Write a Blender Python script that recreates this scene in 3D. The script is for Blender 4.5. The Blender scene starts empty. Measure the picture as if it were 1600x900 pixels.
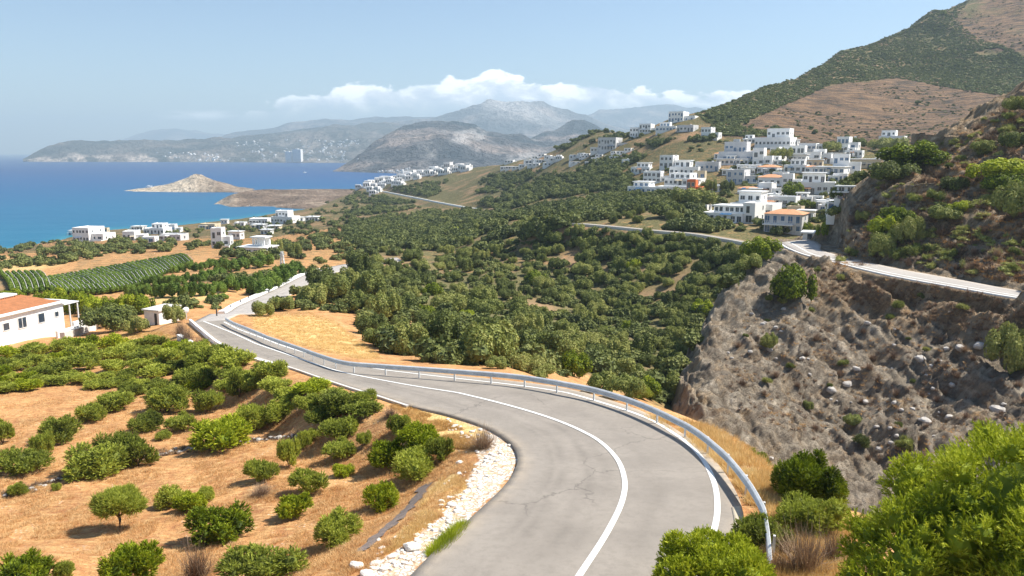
import bpy, math, random
import numpy as np
from math import radians, sin, cos, tan
RNG = np.random.default_rng(7)
random.seed(7)
SC = bpy.context.scene
COL = SC.collection
F = 1200.0
PITCH = math.atan(213 / F)
CC, SS = cos(PITCH), sin(PITCH)
SEA = -55.0          # heights are measured from the camera, moved up at the end by LIFT

# ------------------------------------------------------------------ camera maths
def g_of(v):         # z / y of the point seen in image row v
    t = (450.0 - np.asarray(v, float)) / F
    return (t * CC - SS) / (CC + t * SS)
def v_of(g):
    return 450.0 - F * (g * CC + SS) / (CC - g * SS)
def xyz(u, v, Y):
    g = g_of(v); Y = np.asarray(Y, float)
    return (np.asarray(u, float) - 800) / F * Y * (CC - g * SS), Y, g * Y
def uv_of(x, y, z):
    d = y * CC - z * SS
    return 800 + F * x / d, 450 - F * (z * CC + y * SS) / d

# ------------------------------------------------------------------ noise
def _h(ix, iy, iz, seed):
    h = (ix.astype(np.int64) * 374761393 + iy.astype(np.int64) * 668265263 + iz.astype(np.int64) * 2147483647 + seed * 974634777) & 0xffffffff
    h = ((h ^ (h >> 13)) * 1274126177) & 0xffffffff
    h = ((h ^ (h >> 16)) * 2246822519) & 0xffffffff
    return ((h ^ (h >> 15)) & 0xffffff) / float(0xffffff)
def vnoise(x, y, z=0.0, seed=0):
    x, y, z = np.broadcast_arrays(np.asarray(x, float), np.asarray(y, float), np.asarray(z, float))
    ix, iy, iz = np.floor(x), np.floor(y), np.floor(z)
    fx, fy, fz = x - ix, y - iy, z - iz
    fx = fx * fx * (3 - 2 * fx); fy = fy * fy * (3 - 2 * fy); fz = fz * fz * (3 - 2 * fz)
    r = 0
    for dx in (0, 1):
        for dy in (0, 1):
            for dz in (0, 1):
                w = (fx if dx else 1 - fx) * (fy if dy else 1 - fy) * (fz if dz else 1 - fz)
                r = r + w * _h(ix + dx, iy + dy, iz + dz, seed)
    return r * 2 - 1
def fbm(x, y, z=0.0, o=4, seed=0, gain=.5):
    a, s, r = 1.0, 1.0, 0
    for k in range(o):
        r = r + a * vnoise(np.asarray(x) * s + k * 17.3, np.asarray(y) * s - k * 9.1, np.asarray(z) * s + k * 3.7, seed + k)
        a *= gain; s *= 2.03
    return r
def ridged(x, y, z=0.0, o=4, seed=0):
    a, s, r = 1.0, 1.0, 0
    for k in range(o):
        r = r + a * (1 - 2 * np.abs(vnoise(np.asarray(x) * s + k * 7.3, np.asarray(y) * s - k * 4.1, np.asarray(z) * s, seed + k)))
        a *= .5; s *= 2.1
    return r

# ------------------------------------------------------------------ profile tables: column u -> (distance : image row)
def table(cols, u0, u1, ymin, ymax, blur=2, nb=500):
    us = np.arange(u0, u1 + 1, 10.0)
    b = np.linspace(math.log(ymin), math.log(ymax), nb)
    rows = []
    keys = sorted(cols)
    for k in keys:
        p = cols[k]
        yy = np.log([q[0] for q in p]); gg = g_of([q[1] for q in p])
        # monotone-ish cubic: smooth the piecewise-linear profile a little
        r = np.interp(b, yy, gg)
        ker = np.hanning(15); ker /= ker.sum()
        rp = np.pad(r, 7, mode='edge'); r = np.convolve(rp, ker, 'valid')
        rows.append(r)
    rows = np.array(rows)
    G = np.empty((len(us), nb))
    for j in range(nb):
        G[:, j] = np.interp(us, keys, rows[:, j])
    if blur:
        ker = np.hanning(2 * blur + 3); ker /= ker.sum()
        Gp = np.pad(G, ((blur + 1, blur + 1), (0, 0)), mode='edge')
        G = sum(ker[i] * Gp[i:i + len(us)] for i in range(2 * blur + 3))
    return dict(G=G, u0=u0, du=10.0, b0=b[0], db=b[1] - b[0], nu=len(us), nb=nb)
def lookup(T, x, y):
    y = np.maximum(y, 1.0)
    fb = np.clip((np.log(y) - T['b0']) / T['db'], 0, T['nb'] - 1.001)
    ib = fb.astype(int); tb = fb - ib
    g = np.full(np.shape(y), -.3)
    for _ in range(5):
        u = 800 + F * x / (y * (CC - g * SS))
        fu = np.clip((u - T['u0']) / T['du'], 0, T['nu'] - 1.001)
        iu = fu.astype(int); tu = fu - iu
        G = T['G']
        g = (G[iu, ib] * (1 - tu) + G[iu + 1, ib] * tu) * (1 - tb) + (G[iu, ib + 1] * (1 - tu) + G[iu + 1, ib + 1] * tu) * tb
    return g * y

LAND = {
 -400: [(6,1400),(10,1200),(22,900),(28,820),(36,730),(48,645),(62,585),(80,536),(100,505),(125,480),(160,460),(220,435),(300,412),(370,400),(420,405),(700,420),(2000,300)],
 0: [(6,1400),(10,1200),(22,900),(28,820),(36,730),(48,645),(62,585),(80,536),(100,500),(125,468),(150,445),(200,425),(280,405),(380,394),(440,390),(470,396),(700,370),(2000,300)],
 150: [(6,1400),(10,1200),(22,900),(28,820),(36,728),(48,644),(62,584),(80,533),(100,498),(130,460),(165,432),(220,405),(300,387),(370,378),(450,367),(540,360),(590,361),(800,350),(2000,290)],
 300: [(6,1400),(10,1180),(22,900),(28,815),(36,722),(48,640),(60,580),(75,532),(84,506),(95,497),(105,482),(125,455),(160,425),(220,400),(300,382),(400,368),(520,355),(620,348),(680,352),(900,340),(2000,290)],
 420: [(6,1400),(10,1200),(18,940),(25,840),(33,740),(42,670),(52,610),(62,568),(67,548),(75,522),(85,503),(100,484),(115,465),(140,440),(180,415),(240,395),(330,375),(450,355),(600,340),(700,334),(760,345),(2000,300)],
 540: [(6,1400),(10,1200),(18,930),(25,830),(32,740),(40,672),(47,625),(53,590),(57,573),(65,550),(80,520),(100,490),(130,455),(180,420),(250,392),(350,365),(480,342),(650,322),(850,307),(1050,298),(1150,296),(1300,305),(2000,300)],
 620: [(6,1400),(10,1200),(18,920),(25,825),(32,735),(40,665),(47,612),(51,585),(55,574),(65,556),(80,530),(100,500),(130,465),(180,425),(250,390),(350,362),(480,338),(650,312),(800,290),(900,276),(950,275),(1050,288),(1300,320),(2000,320)],
 700: [(6,1400),(10,1200),(18,915),(25,815),(32,715),(38,645),(42,612),(46,588),(50,580),(62,560),(80,535),(100,508),(140,470),(190,430),(250,392),(350,358),(480,332),(600,317),(700,295),(800,270),(850,263),(950,275),(1300,330),(2000,320)],
 800: [(6,1400),(10,1200),(18,910),(25,800),(32,698),(38,635),(42,600),(46,592),(60,572),(80,548),(110,512),(150,472),(200,410),(230,366),(270,348),(360,330),(450,315),(560,295),(660,268),(740,251),(800,252),(950,295),(1300,340),(2000,330)],
 930: [(6,1400),(10,1180),(18,905),(25,795),(31,710),(38,625),(41,615),(47,608),(56,612),(70,600),(100,560),(150,500),(175,445),(200,386),(215,352),(226,346),(270,335),(330,318),(400,295),(470,262),(540,232),(600,207),(640,201),(700,215),(1000,320),(2000,340)],
 1060: [(6,1400),(10,1150),(18,905),(25,790),(31,690),(33,668),(35.5,662),(38,668),(46,700),(60,720),(78,650),(100,590),(130,525),(150,472),(170,412),(182,370),(196,364),(208,350),(240,325),(290,300),(340,275),(390,245),(440,215),(490,190),(520,178),(560,184),(650,225),(900,320),(2000,350)],
 1180: [(6,1350),(10,1150),(18,905),(24,815),(26,792),(29,765),(32,738),(34.5,722),(37,724),(45,745),(60,760),(80,690),(110,590),(135,490),(150,440),(165,398),(172,387),(185,378),(195,362),(215,345),(250,325),(300,290),(350,255),(400,225),(450,200),(500,175),(560,150),(620,136),(680,152),(800,210),(1000,310),(2000,350)],
 1300: [(6,1320),(10,1120),(15,960),(18,905),(25,832),(30,802),(34,790),(37,798),(50,830),(65,790),(90,680),(110,590),(135,485),(150,430),(165,400),(185,376),(200,356),(230,335),(270,300),(320,265),(380,236),(450,215),(520,180),(600,145),(680,115),(760,86),(850,105),(1100,300),(2000,350)],
 1450: [(6,1320),(10,1120),(15,980),(18,930),(25,860),(33,830),(38,840),(60,810),(90,700),(120,600),(160,470),(230,340),(300,285),(400,232),(500,192),(600,152),(700,108),(800,60),(880,23),(1000,50),(1300,300),(2000,350)],
 1600: [(6,1320),(10,1120),(15,980),(18,930),(25,870),(33,840),(38,850),(60,815),(90,710),(120,600),(160,480),(230,360),(300,280),(400,226),(500,182),(600,137),(700,82),(800,32),(900,-22),(980,-45),(1150,20),(1500,300),(2000,350)],
 2100: [(6,1320),(10,1120),(15,980),(18,930),(25,870),(33,840),(38,850),(60,815),(90,710),(120,600),(160,480),(230,360),(300,260),(400,190),(500,130),(600,70),(700,10),(800,-50),(900,-120),(1000,-150),(1200,-100),(1500,100),(2000,300)],
}
CLIFF = {
 960: [(30,1100),(60,900),(90,760),(110,740),(150,760),(300,800)],
 1015: [(30,1100),(60,850),(80,720),(92,668),(100,690),(120,740),(300,800)],
 1045: [(30,1100),(60,770),(80,650),(90,606),(97,603),(108,650),(150,720),(300,800)],
 1075: [(30,1100),(50,830),(62,710),(78,625),(90,575),(98,562),(108,600),(150,700),(300,800)],
 1110: [(30,1100),(50,810),(65,690),(80,605),(92,530),(99,490),(105,478),(112,492),(150,640),(300,760)],
 1145: [(30,1100),(45,840),(60,730),(78,635),(92,545),(103,475),(111,449),(118,448),(128,480),(170,640),(300,700)],
 1180: [(30,1100),(45,850),(60,750),(75,655),(90,560),(105,470),(118,425),(125,420),(137,440),(170,600),(300,650)],
 1215: [(30,1100),(45,850),(60,765),(80,640),(95,540),(110,452),(124,406),(134,394),(146,392),(155,397),(175,440),(210,560),(300,600)],
 1240: [(30,1100),(45,850),(60,770),(80,645),(95,540),(110,450),(124,410),(129,398),(140,391),(150,385),(163,379),(172,378),(180,386),(210,480),(300,560)],
 1272: [(30,1100),(45,850),(60,775),(77,680),(90,590),(105,480),(115,430),(121,413),(126,404),(133,397),(142,391),(152,385),(160,380),(172,378),(182,386),(215,480),(300,560)],
 1292: [(30,1100),(45,850),(60,775),(75,690),(90,590),(105,480),(114,430),(119,414),(122,407),(132,397),(137,392),(141,350),(146,338),(156,336),(170,345),(205,460),(300,560)],
 1325: [(30,1100),(45,850),(60,775),(77,680),(90,580),(105,475),(112,430),(116,417),(119,412),(127,403),(132,392),(136,350),(140,318),(147,302),(157,298),(168,320),(200,430),(300,560)],
 1400: [(30,1100),(45,850),(60,770),(80,650),(95,530),(105,455),(108,437),(110,431),(117,419),(121,402),(124,360),(130,312),(140,278),(152,256),(160,250),(168,252),(190,320),(260,450),(300,560)],
 1445: [(30,1100),(45,850),(60,765),(78,655),(92,540),(101,465),(104,447),(106,440),(113,428),(117,408),(120,370),(126,320),(136,280),(148,248),(158,232),(168,232),(190,290),(260,420),(300,560)],
 1500: [(30,1100),(40,870),(60,762),(75,660),(88,560),(96,480),(99,456),(101,449),(107.5,437),(111,418),(114,385),(120,340),(132,280),(147,230),(162,195),(172,190),(200,260),(280,420),(300,500)],
 1600: [(30,1100),(40,880),(55,770),(70,682),(80,590),(87,490),(90,470),(92,465),(98.5,455),(101,438),(104,405),(109,360),(120,290),(134,220),(151,165),(166,137),(176,137),(210,220),(300,420)],
 1800: [(30,1100),(40,890),(52,780),(64,690),(73,600),(80,525),(83,500),(85,494),(91,483),(94,460),(97,420),(102,370),(113,280),(128,190),(146,110),(162,60),(176,50),(210,130),(300,380)],
 2100: [(30,1100),(40,890),(52,780),(64,690),(73,610),(80,545),(83,525),(85,520),(91,505),(94,470),(97,420),(102,360),(113,240),(128,120),(146,30),(162,-30),(176,-50),(210,30),(300,350)],
}
T_LAND = table(LAND, -400, 2100, 6, 2000, blur=3, nb=640)
T_CLIFF = table(CLIFF, 960, 2100, 30, 300, blur=1, nb=400)

# ------------------------------------------------------------------ roads
ZR_Y = [8, 12, 18, 24, 33, 41, 53, 67, 78, 84, 90, 97, 105, 115, 140, 168, 200, 240]
ZR_Z = [-10.1, -10.3, -10.8, -11.4, -12.5, -13.2, -15, -17, -18.2, -18.55, -19.1, -20.6, -21.8, -22.6, -24.0, -25.2, -25.9, -27]
def zr(Y): return np.interp(Y, ZR_Y, ZR_Z)
def on_profile(pts, zf, ys, last=False, dz=0.0):
    out = []
    for (u, v) in pts:
        g = float(g_of(v)); f = zf(ys) + dz - g * ys
        s = np.nonzero(np.sign(f[:-1]) != np.sign(f[1:]))[0]
        if len(s) == 0:
            i = int(np.argmin(np.abs(f))); Y = ys[i]
        else:
            i = s[-1] if last else s[0]
            Y = ys[i] + (ys[i + 1] - ys[i]) * f[i] / (f[i] - f[i + 1])
        x, y, z = xyz(u, v, Y)
        out.append((float(x), float(Y), float(z) - dz))
    return np.array(out)
def resample(P, n):
    P = np.asarray(P, float)
    # Catmull-Rom then arc-length
    Q = []
    m = len(P)
    for i in range(m - 1):
        p0, p1, p2, p3 = P[max(i - 1, 0)], P[i], P[i + 1], P[min(i + 2, m - 1)]
        for t in np.linspace(0, 1, 12, endpoint=False):
            Q.append(.5 * ((2 * p1) + (-p0 + p2) * t + (2 * p0 - 5 * p1 + 4 * p2 - p3) * t * t + (-p0 + 3 * p1 - 3 * p2 + p3) * t ** 3))
    Q.append(P[-1]); Q = np.array(Q)
    d = np.r_[0, np.cumsum(np.linalg.norm(np.diff(Q, axis=0), axis=1))]
    s = np.linspace(0, d[-1], n)
    return np.stack([np.interp(s, d, Q[:, k]) for k in range(3)], 1)
ys1 = np.linspace(8, 96, 1200)
ROAD_L = on_profile([(420,1150),(520,1030),(640,900),(700,840),(745,800),(782,765),(803,737),(808,712),(795,690),(760,668),(700,648),(640,634),(600,621),(560,609),(508,592),(455,574),(403,559),(368,547),(338,532),(318,516),(303,503)], zr, ys1)
ROAD_C = on_profile([(740,1150),(820,1030),(905,900),(950,830),(973,780),(975,745),(960,712),(925,682),(870,657),(800,635),(720,615),(640,602),(560,587),(525,579),(490,568),(455,556),(402,538),(378,527),(350,515),(318,502)], zr, ys1)
ROAD_R = on_profile([(930,1150),(1010,1030),(1086,900),(1112,840),(1121,795),(1115,752),(1095,714),(1060,682),(1010,653),(940,629),(870,611),(800,601),(720,592),(650,584),(580,575),(520,563),(470,549),(420,532),(385,519),(350,503)], zr, ys1)
ROAD_A = on_profile([(985,1150),(1065,1030),(1140,900),(1164,845),(1162,805),(1150,768),(1126,730),(1095,700),(1060,673),(1000,641),(930,618),(870,604),(800,595),(700,585),(600,575),(540,567),(480,547),(420,526),(385,513),(352,500)], zr, ys1)
RAIL = on_profile([(1206,850),(1203,828),(1199,810),(1191,786),(1166,745),(1126,700),(1071,660),(1001,628),(931,606),(870,594),(800,584),(700,576),(600,569),(540,564),(500,553),(460,539),(400,517),(352,496)], zr, ys1, dz=.75)
ys2 = np.linspace(98, 240, 1200)
R2_L = on_profile([(352,493),(365,482),(385,472),(410,461),(440,447),(470,432),(500,421),(530,414),(570,408),(620,402)], zr, ys2, last=True)
R2_R = on_profile([(400,493),(412,484),(428,474),(446,465),(470,452),(492,440),(512,430),(540,422),(580,415),(630,408)], zr, ys2, last=True)
# joins the hidden stretch behind the crest
J_L = np.vstack([ROAD_L[-1], (ROAD_L[-1] + R2_L[0]) / 2, R2_L[0]]); J_L[1, 2] = zr(J_L[1, 1])
J_R = np.vstack([ROAD_A[-1], (ROAD_A[-1] + R2_R[0]) / 2, R2_R[0]]); J_R[1, 2] = zr(J_R[1, 1])
ZU_Y = [60, 80, 92, 110, 140, 175]; ZU_Z = [-17.3, -17.3, -17.3, -17.2, -17.0, -18.2]
def zu(Y): return np.interp(Y, ZU_Y, ZU_Z)
ys3 = np.linspace(60, 178, 1500)
UP_O = on_profile([(2000,545),(1800,497),(1600,467),(1500,450),(1400,432),(1330,416),(1290,406),(1262,399),(1240,391),(1226,384),(1219,379)], zu, ys3)
UP_I = on_profile([(2000,525),(1800,483),(1600,455),(1500,437),(1400,419),(1330,403),(1300,396),(1282,390),(1283,383),(1272,376),(1250,375)], zu, ys3)
def zf4(Y): return np.interp(Y, [150, 165, 185, 215, 260], [-20.3, -20.3, -19.9, -19.6, -19.4])
ys4 = np.linspace(140, 260, 800)
R4_N = on_profile([(1216,391),(1180,385),(1130,376),(1080,368),(1020,363),(960,357),(900,352),(850,350)], zf4, ys4)
R4_F = R4_N + np.array([1.5, 6.2, 0])
def zf5(Y): return np.interp(Y, [400, 480, 600, 850], [-34, -35.6, -38.0, -41.0])
ys5 = np.linspace(380, 900, 900)
R5_N = on_profile([(775,330),(740,327),(700,320),(660,312),(620,304),(585,297),(562,293)], zf5, ys5, last=True)
R5_F = R5_N + np.array([2.0, 6.0, 0])
ROADS = []
def reg_road(L, R, half_extra, blend, which):
    L2, R2 = resample(L, 160), resample(R, 160)
    C = (L2 + R2) / 2; hw = np.linalg.norm((L2 - R2)[:, :2], axis=1) / 2
    ROADS.append((C, hw + half_extra, blend, which))
reg_road(ROAD_L, ROAD_A, .9, 4.0, 'land')
reg_road(J_L, J_R, .6, 4.0, 'land')
reg_road(R2_L, R2_R, 1.2, 6.0, 'land')
reg_road(R4_N, R4_F, .8, 5.0, 'land')
reg_road(R5_N, R5_F, 1.0, 8.0, 'land')
reg_road(UP_O, UP_I, .35, .8, 'cliff')
def carve(x, y, z, which):
    sh = np.shape(x)
    x = np.ravel(x).astype(float); y = np.ravel(y).astype(float); z = np.ravel(z).astype(float).copy()
    for (C, hw, blend, w) in ROADS:
        if w != which: continue
        R = float(hw.max() + blend)
        m = np.nonzero((x > C[:, 0].min() - R) & (x < C[:, 0].max() + R) & (y > C[:, 1].min() - R) & (y < C[:, 1].max() + R))[0]
        for k in range(0, len(m), 20000):
            q = m[k:k + 20000]
            d2 = (x[q, None] - C[None, :, 0]) ** 2 + (y[q, None] - C[None, :, 1]) ** 2
            i = np.argmin(d2, 1); d = np.sqrt(d2[np.arange(len(q)), i])
            t = np.clip((d - hw[i]) / blend, 0, 1); t = t * t * (3 - 2 * t)
            zz = zr(y[q]) if w == 'land' and C[0, 1] < 130 and C[-1, 1] < 260 and C[0, 0] > -90 and C is not ROADS[3][0] else C[i, 2]
            z[q] = (zz - .10) * (1 - t) + z[q] * t
    return z.reshape(sh)
def ramp(v, a, b): 
    t = np.clip((v - a) / (b - a), 0, 1); return t * t * (3 - 2 * t)
def zland(x, y, rough=True):
    x = np.asarray(x, float); y = np.asarray(y, float)
    z = lookup(T_LAND, x, y)
    if rough:
        z = z + .10 * fbm(x / 2.2, y / 2.2, o=3, seed=3) * ramp(y, 5, 20) + .25 * ramp(y, 60, 110) * fbm(x / 13, y / 13, o=3, seed=5)
        z = z + 1.3 * ramp(y, 180, 330) * fbm(x / 38, y / 38, o=3, seed=8) * ramp(z, SEA - 2, SEA + 12)
        z = z + 5.0 * ramp(y, 420, 700) * ridged(x / 130, y / 130, o=4, seed=9) * ramp(z, 5, 80)
    z = carve(x, y, z, 'land')
    return z
def cliff_rough(x, y, z):
    # rock ribs run down the face to the left
    a = x * .80 + z * .62; c = -x * .35 + z * .9 + y * .3
    r = .85 * ridged(a / 5.0, y / 11 + c / 26, o=5, seed=21) - .5 * np.clip(1 - np.abs(vnoise(a / 4.2, c / 20, 0, 29)) * 7, 0, 1) + .30 * fbm(x / 1.5, y / 1.5, z / 1.5, o=3, seed=25)
    q = a / 4.6 + .45 * fbm(x / 8, y / 8, z / 8, 3, 33); r = r + 1.0 * (q - np.floor(q)) * np.clip(.5 + 1.2 * vnoise(x / 9, y / 9, z / 9, 41), 0, 1)
    q = (z * .8 + x * .25) / 1.3 + .7 * fbm(x / 4, y / 4, z / 4, 2, 37); r = r + .22 * (q - np.floor(q))
    return r
def zcliff(x, y, rough=True):
    x = np.asarray(x, float); y = np.asarray(y, float)
    z = lookup(T_CLIFF, x, y)
    if rough:
        z = z + 1.15 * cliff_rough(x, y, z)
    z = np.where((y < 30) | (y > 299), -99, z)
    return carve(x, y, z, 'cliff')
class Baked:
    """the surface sampled once on a fan grid, then looked up"""
    def __init__(q, fn, a0, a1, na, y0, y1, ny):
        q.a0, q.da, q.na = a0, (a1 - a0) / (na - 1), na
        q.b0, q.db, q.ny = math.log(y0), (math.log(y1) - math.log(y0)) / (ny - 1), ny
        A, B = np.meshgrid(a0 + q.da * np.arange(na), q.b0 + q.db * np.arange(ny), indexing='ij'); Y = np.exp(B)
        q.Z = fn(A * Y, Y)
    def __call__(q, x, y):
        y = np.maximum(np.asarray(y, float), 1e-3)
        fa = np.clip((np.asarray(x, float) / y - q.a0) / q.da, 0, q.na - 1.001); fb = np.clip((np.log(y) - q.b0) / q.db, 0, q.ny - 1.001)
        ia = fa.astype(int); ib = fb.astype(int); ta = fa - ia; tb = fb - ib; Z = q.Z
        return (Z[ia, ib] * (1 - ta) + Z[ia + 1, ib] * ta) * (1 - tb) + (Z[ia, ib + 1] * (1 - ta) + Z[ia + 1, ib + 1] * ta) * tb
ZL = Baked(zland, -.78, .86, 830, 7, 1990, 1100)
ZC = Baked(zcliff, .10, .92, 620, 40, 298, 560)
def ztop(x, y): return np.maximum(ZL(x, y), np.where((np.asarray(y) > 41) & (np.asarray(y) < 296) & (np.asarray(x) > .11 * np.asarray(y)), ZC(x, y), -999.0))
def hit(us, vs, y0=7.0, y1=1400.0, n=420, fn=None):
    """first point of the ground seen at image position (u, v)"""
    us = np.atleast_1d(np.asarray(us, float)); vs = np.atleast_1d(np.asarray(vs, float))
    if len(us) > 4000: return np.vstack([hit(us[k:k + 4000], vs[k:k + 4000], y0, y1, n, fn) for k in range(0, len(us), 4000)])
    Ys = np.exp(np.linspace(math.log(y0), math.log(y1), n))
    fn = fn or ztop
    X, Y, Z = xyz(us[:, None], vs[:, None], Ys[None, :])
    Y = np.broadcast_to(Y, X.shape)
    zt = fn(X, Y)
    below = Z <= zt
    below[:, -1] = True
    i = np.argmax(below, 1); i0 = np.maximum(i - 1, 0); r = np.arange(len(us))
    f0 = Z[r, i0] - zt[r, i0]; f1 = Z[r, i] - zt[r, i]
    t = np.clip(f0 / np.maximum(f0 - f1, 1e-9), 0, 1)
    Yh = Ys[i0] + (Ys[i] - Ys[i0]) * t
    x, y, z = xyz(us, vs, Yh)
    return np.stack([x, Yh, fn(x, Yh)], 1)

# ------------------------------------------------------------------ meshes
LIFT = -SEA
def raw_mesh(name, V, Fc, mats=(), smooth=False, midx=None, attrs=None):
    me = bpy.data.meshes.new(name)
    V = np.asarray(V, np.float32)
    if isinstance(Fc, np.ndarray):
        nf, k = Fc.shape; loops = Fc.ravel().astype(np.int32); starts = np.arange(nf, dtype=np.int32) * k
    else:
        nf = len(Fc); loops = np.array([i for f in Fc for i in f], np.int32)
        starts = np.r_[0, np.cumsum([len(f) for f in Fc])[:-1]].astype(np.int32)
    me.vertices.add(len(V)); me.vertices.foreach_set('co', V.ravel())
    me.loops.add(len(loops)); me.loops.foreach_set('vertex_index', loops)
    me.polygons.add(nf); me.polygons.foreach_set('loop_start', starts)
    if midx is not None: me.polygons.foreach_set('material_index', np.asarray(midx, np.int32))
    me.polygons.foreach_set('use_smooth', np.full(nf, bool(smooth)))
    for m in mats: me.materials.append(m)
    if attrs:
        for an, (dom, arr) in attrs.items():
            at = me.attributes.new(an, 'FLOAT', dom); at.data.foreach_set('value', np.asarray(arr, np.float32))
    me.update(calc_edges=True); me.validate()
    return me
def link(name, me, parent=None, loc=None):
    o = bpy.data.objects.new(name, me); COL.objects.link(o)
    if parent is not None: o.parent = parent
    if loc is not None: o.location = loc
    return o
def tag(o, label=None, cat=None, group=None, kind=None):
    if label: o['label'] = label
    if cat: o['category'] = cat
    if group: o['group'] = group
    if kind: o['kind'] = kind
    return o
def W(p): return (float(p[0]), float(p[1]), float(p[2]) + LIFT)
class MB:
    """collects boxes, tubes and quads; becomes ONE mesh"""
    def __init__(s): s.v = []; s.f = []; s.m = []
    def add(s, vs, fs, m=0):
        b = len(s.v); s.v += [tuple(map(float, p)) for p in vs]
        s.f += [tuple(b + i for i in f) for f in fs]; s.m += [m] * len(fs); return s
    def box(s, x0, y0, z0, x1, y1, z1, m=0):
        vs = [(x0,y0,z0),(x1,y0,z0),(x1,y1,z0),(x0,y1,z0),(x0,y0,z1),(x1,y0,z1),(x1,y1,z1),(x0,y1,z1)]
        return s.add(vs, [(0,3,2,1),(4,5,6,7),(0,1,5,4),(1,2,6,5),(2,3,7,6),(3,0,4,7)], m)
    def tube(s, pts, r, n=6, m=0, cap=True):
        pts = [np.array(p, float) for p in pts]; rr = r if hasattr(r, '__len__') else [r] * len(pts)
        vs = []
        for i, p in enumerate(pts):
            t = pts[min(i + 1, len(pts) - 1)] - pts[max(i - 1, 0)]; t = t / (np.linalg.norm(t) + 1e-9)
            a = np.cross(t, (0, 0, 1.0)); 
            if np.linalg.norm(a) < .05: a = np.cross(t, (1.0, 0, 0))
            a /= np.linalg.norm(a); b = np.cross(t, a)
            for k in range(n):
                an = 2 * math.pi * k / n; vs.append(p + rr[i] * (a * cos(an) + b * sin(an)))
        fs = []
        for i in range(len(pts) - 1):
            for k in range(n):
                k2 = (k + 1) % n; fs.append((i * n + k, i * n + k2, (i + 1) * n + k2, (i + 1) * n + k))
        if cap: fs.append(tuple(range(n))[::-1]); fs.append(tuple((len(pts) - 1) * n + k for k in range(n)))
        return s.add(vs, fs, m)
    def build(s, name, mats, parent=None, smooth=False, loc=None):
        if not isinstance(mats, (list, tuple)): mats = [mats]
        me = raw_mesh(name, s.v, s.f, mats, smooth, s.m)
        return link(name, me, parent, loc)
def empty(name, loc, rz=0.0):
    o = bpy.data.objects.new(name, None); COL.objects.link(o); o.location = loc; o.rotation_euler = (0, 0, rz)
    o.empty_display_size = .3; return o
def grid_faces(nu, nv):
    i = np.arange(nu - 1)[:, None] * nv + np.arange(nv - 1)[None, :]
    return np.stack([i, i + nv, i + nv + 1, i + 1], -1).reshape(-1, 4)
# ------------------------------------------------------------------ materials
class NT:
    def __init__(s, mat):
        s.t = mat.node_tree; s.n = s.t.nodes; s.l = s.t.links
    def new(s, ty, **kw):
        n = s.n.new(ty)
        for k, v in kw.items():
            if k.startswith('i_'): n.inputs[k[2:].replace('_', ' ')].default_value = v
            else: setattr(n, k, v)
        return n
    def link(s, a, b): s.l.new(a, b)
    def noise(s, vec, scale, detail=4, rough=.55, dist=0.0):
        n = s.new('ShaderNodeTexNoise'); n.inputs['Scale'].default_value = scale; n.inputs['Detail'].default_value = detail
        n.inputs['Roughness'].default_value = rough; n.inputs['Distortion'].default_value = dist
        if vec is not None: s.link(vec, n.inputs['Vector'])
        return n.outputs['Fac']
    def ramp(s, fac, stops, interp='LINEAR'):
        n = s.new('ShaderNodeValToRGB'); n.color_ramp.interpolation = interp
        e = n.color_ramp.elements
        while len(e) < len(stops): e.new(.5)
        for k, (p, c) in enumerate(stops):
            e[k].position = p; e[k].color = (c, c, c, 1) if isinstance(c, (int, float)) else (*c, 1)
        s.link(fac, n.inputs['Fac']); return n.outputs['Color']
    def mix(s, f, a, b, mode='MIX'):
        n = s.new('ShaderNodeMix', data_type='RGBA', blend_type=mode)
        for sock, val in ((n.inputs[0], f), (n.inputs[6], a), (n.inputs[7], b)):
            if isinstance(val, (int, float)): sock.default_value = val
            elif isinstance(val, tuple): sock.default_value = (*val, 1)
            else: s.link(val, sock)
        return n.outputs[2]
    def math(s, op, a, b=0.0, clamp=False):
        n = s.new('ShaderNodeMath', operation=op, use_clamp=clamp)
        for k, val in enumerate((a, b)):
            if isinstance(val, (int, float)): n.inputs[k].default_value = val
            else: s.link(val, n.inputs[k])
        return n.outputs[0]
    def attr(s, name):
        n = s.new('ShaderNodeAttribute'); n.attribute_name = name; return n.outputs['Fac']
    def pos(s): return s.new('ShaderNodeNewGeometry').outputs['Position']
    def obj(s): return s.new('ShaderNodeTexCoord').outputs['Object']
    def mapv(s, vec, scale=(1,1,1), rot=(0,0,0)):
        n = s.new('ShaderNodeMapping'); n.inputs['Scale'].default_value = scale; n.inputs['Rotation'].default_value = rot
        s.link(vec, n.inputs['Vector']); return n.outputs[0]
    def bump(s, h, strength, dist):
        n = s.new('ShaderNodeBump'); n.inputs['Strength'].default_value = strength; n.inputs['Distance'].default_value = dist
        s.link(h, n.inputs['Height']); return n.outputs[0]
def new_mat(name):
    m = bpy.data.materials.new(name); m.use_nodes = True
    t = NT(m); b = t.n['Principled BSDF']
    return m, t, b
def setb(t, b, color=None, rough=.9, metal=0.0, normal=None, spec=.3):
    if color is not None:
        if isinstance(color, tuple): b.inputs['Base Color'].default_value = (*color, 1)
        else: t.link(color, b.inputs['Base Color'])
    if isinstance(rough, (int, float)): b.inputs['Roughness'].default_value = rough
    else: t.link(rough, b.inputs['Roughness'])
    b.inputs['Metallic'].default_value = metal
    b.inputs['Specular IOR Level'].default_value = spec
    if normal is not None: t.link(normal, b.inputs['Normal'])

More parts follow.
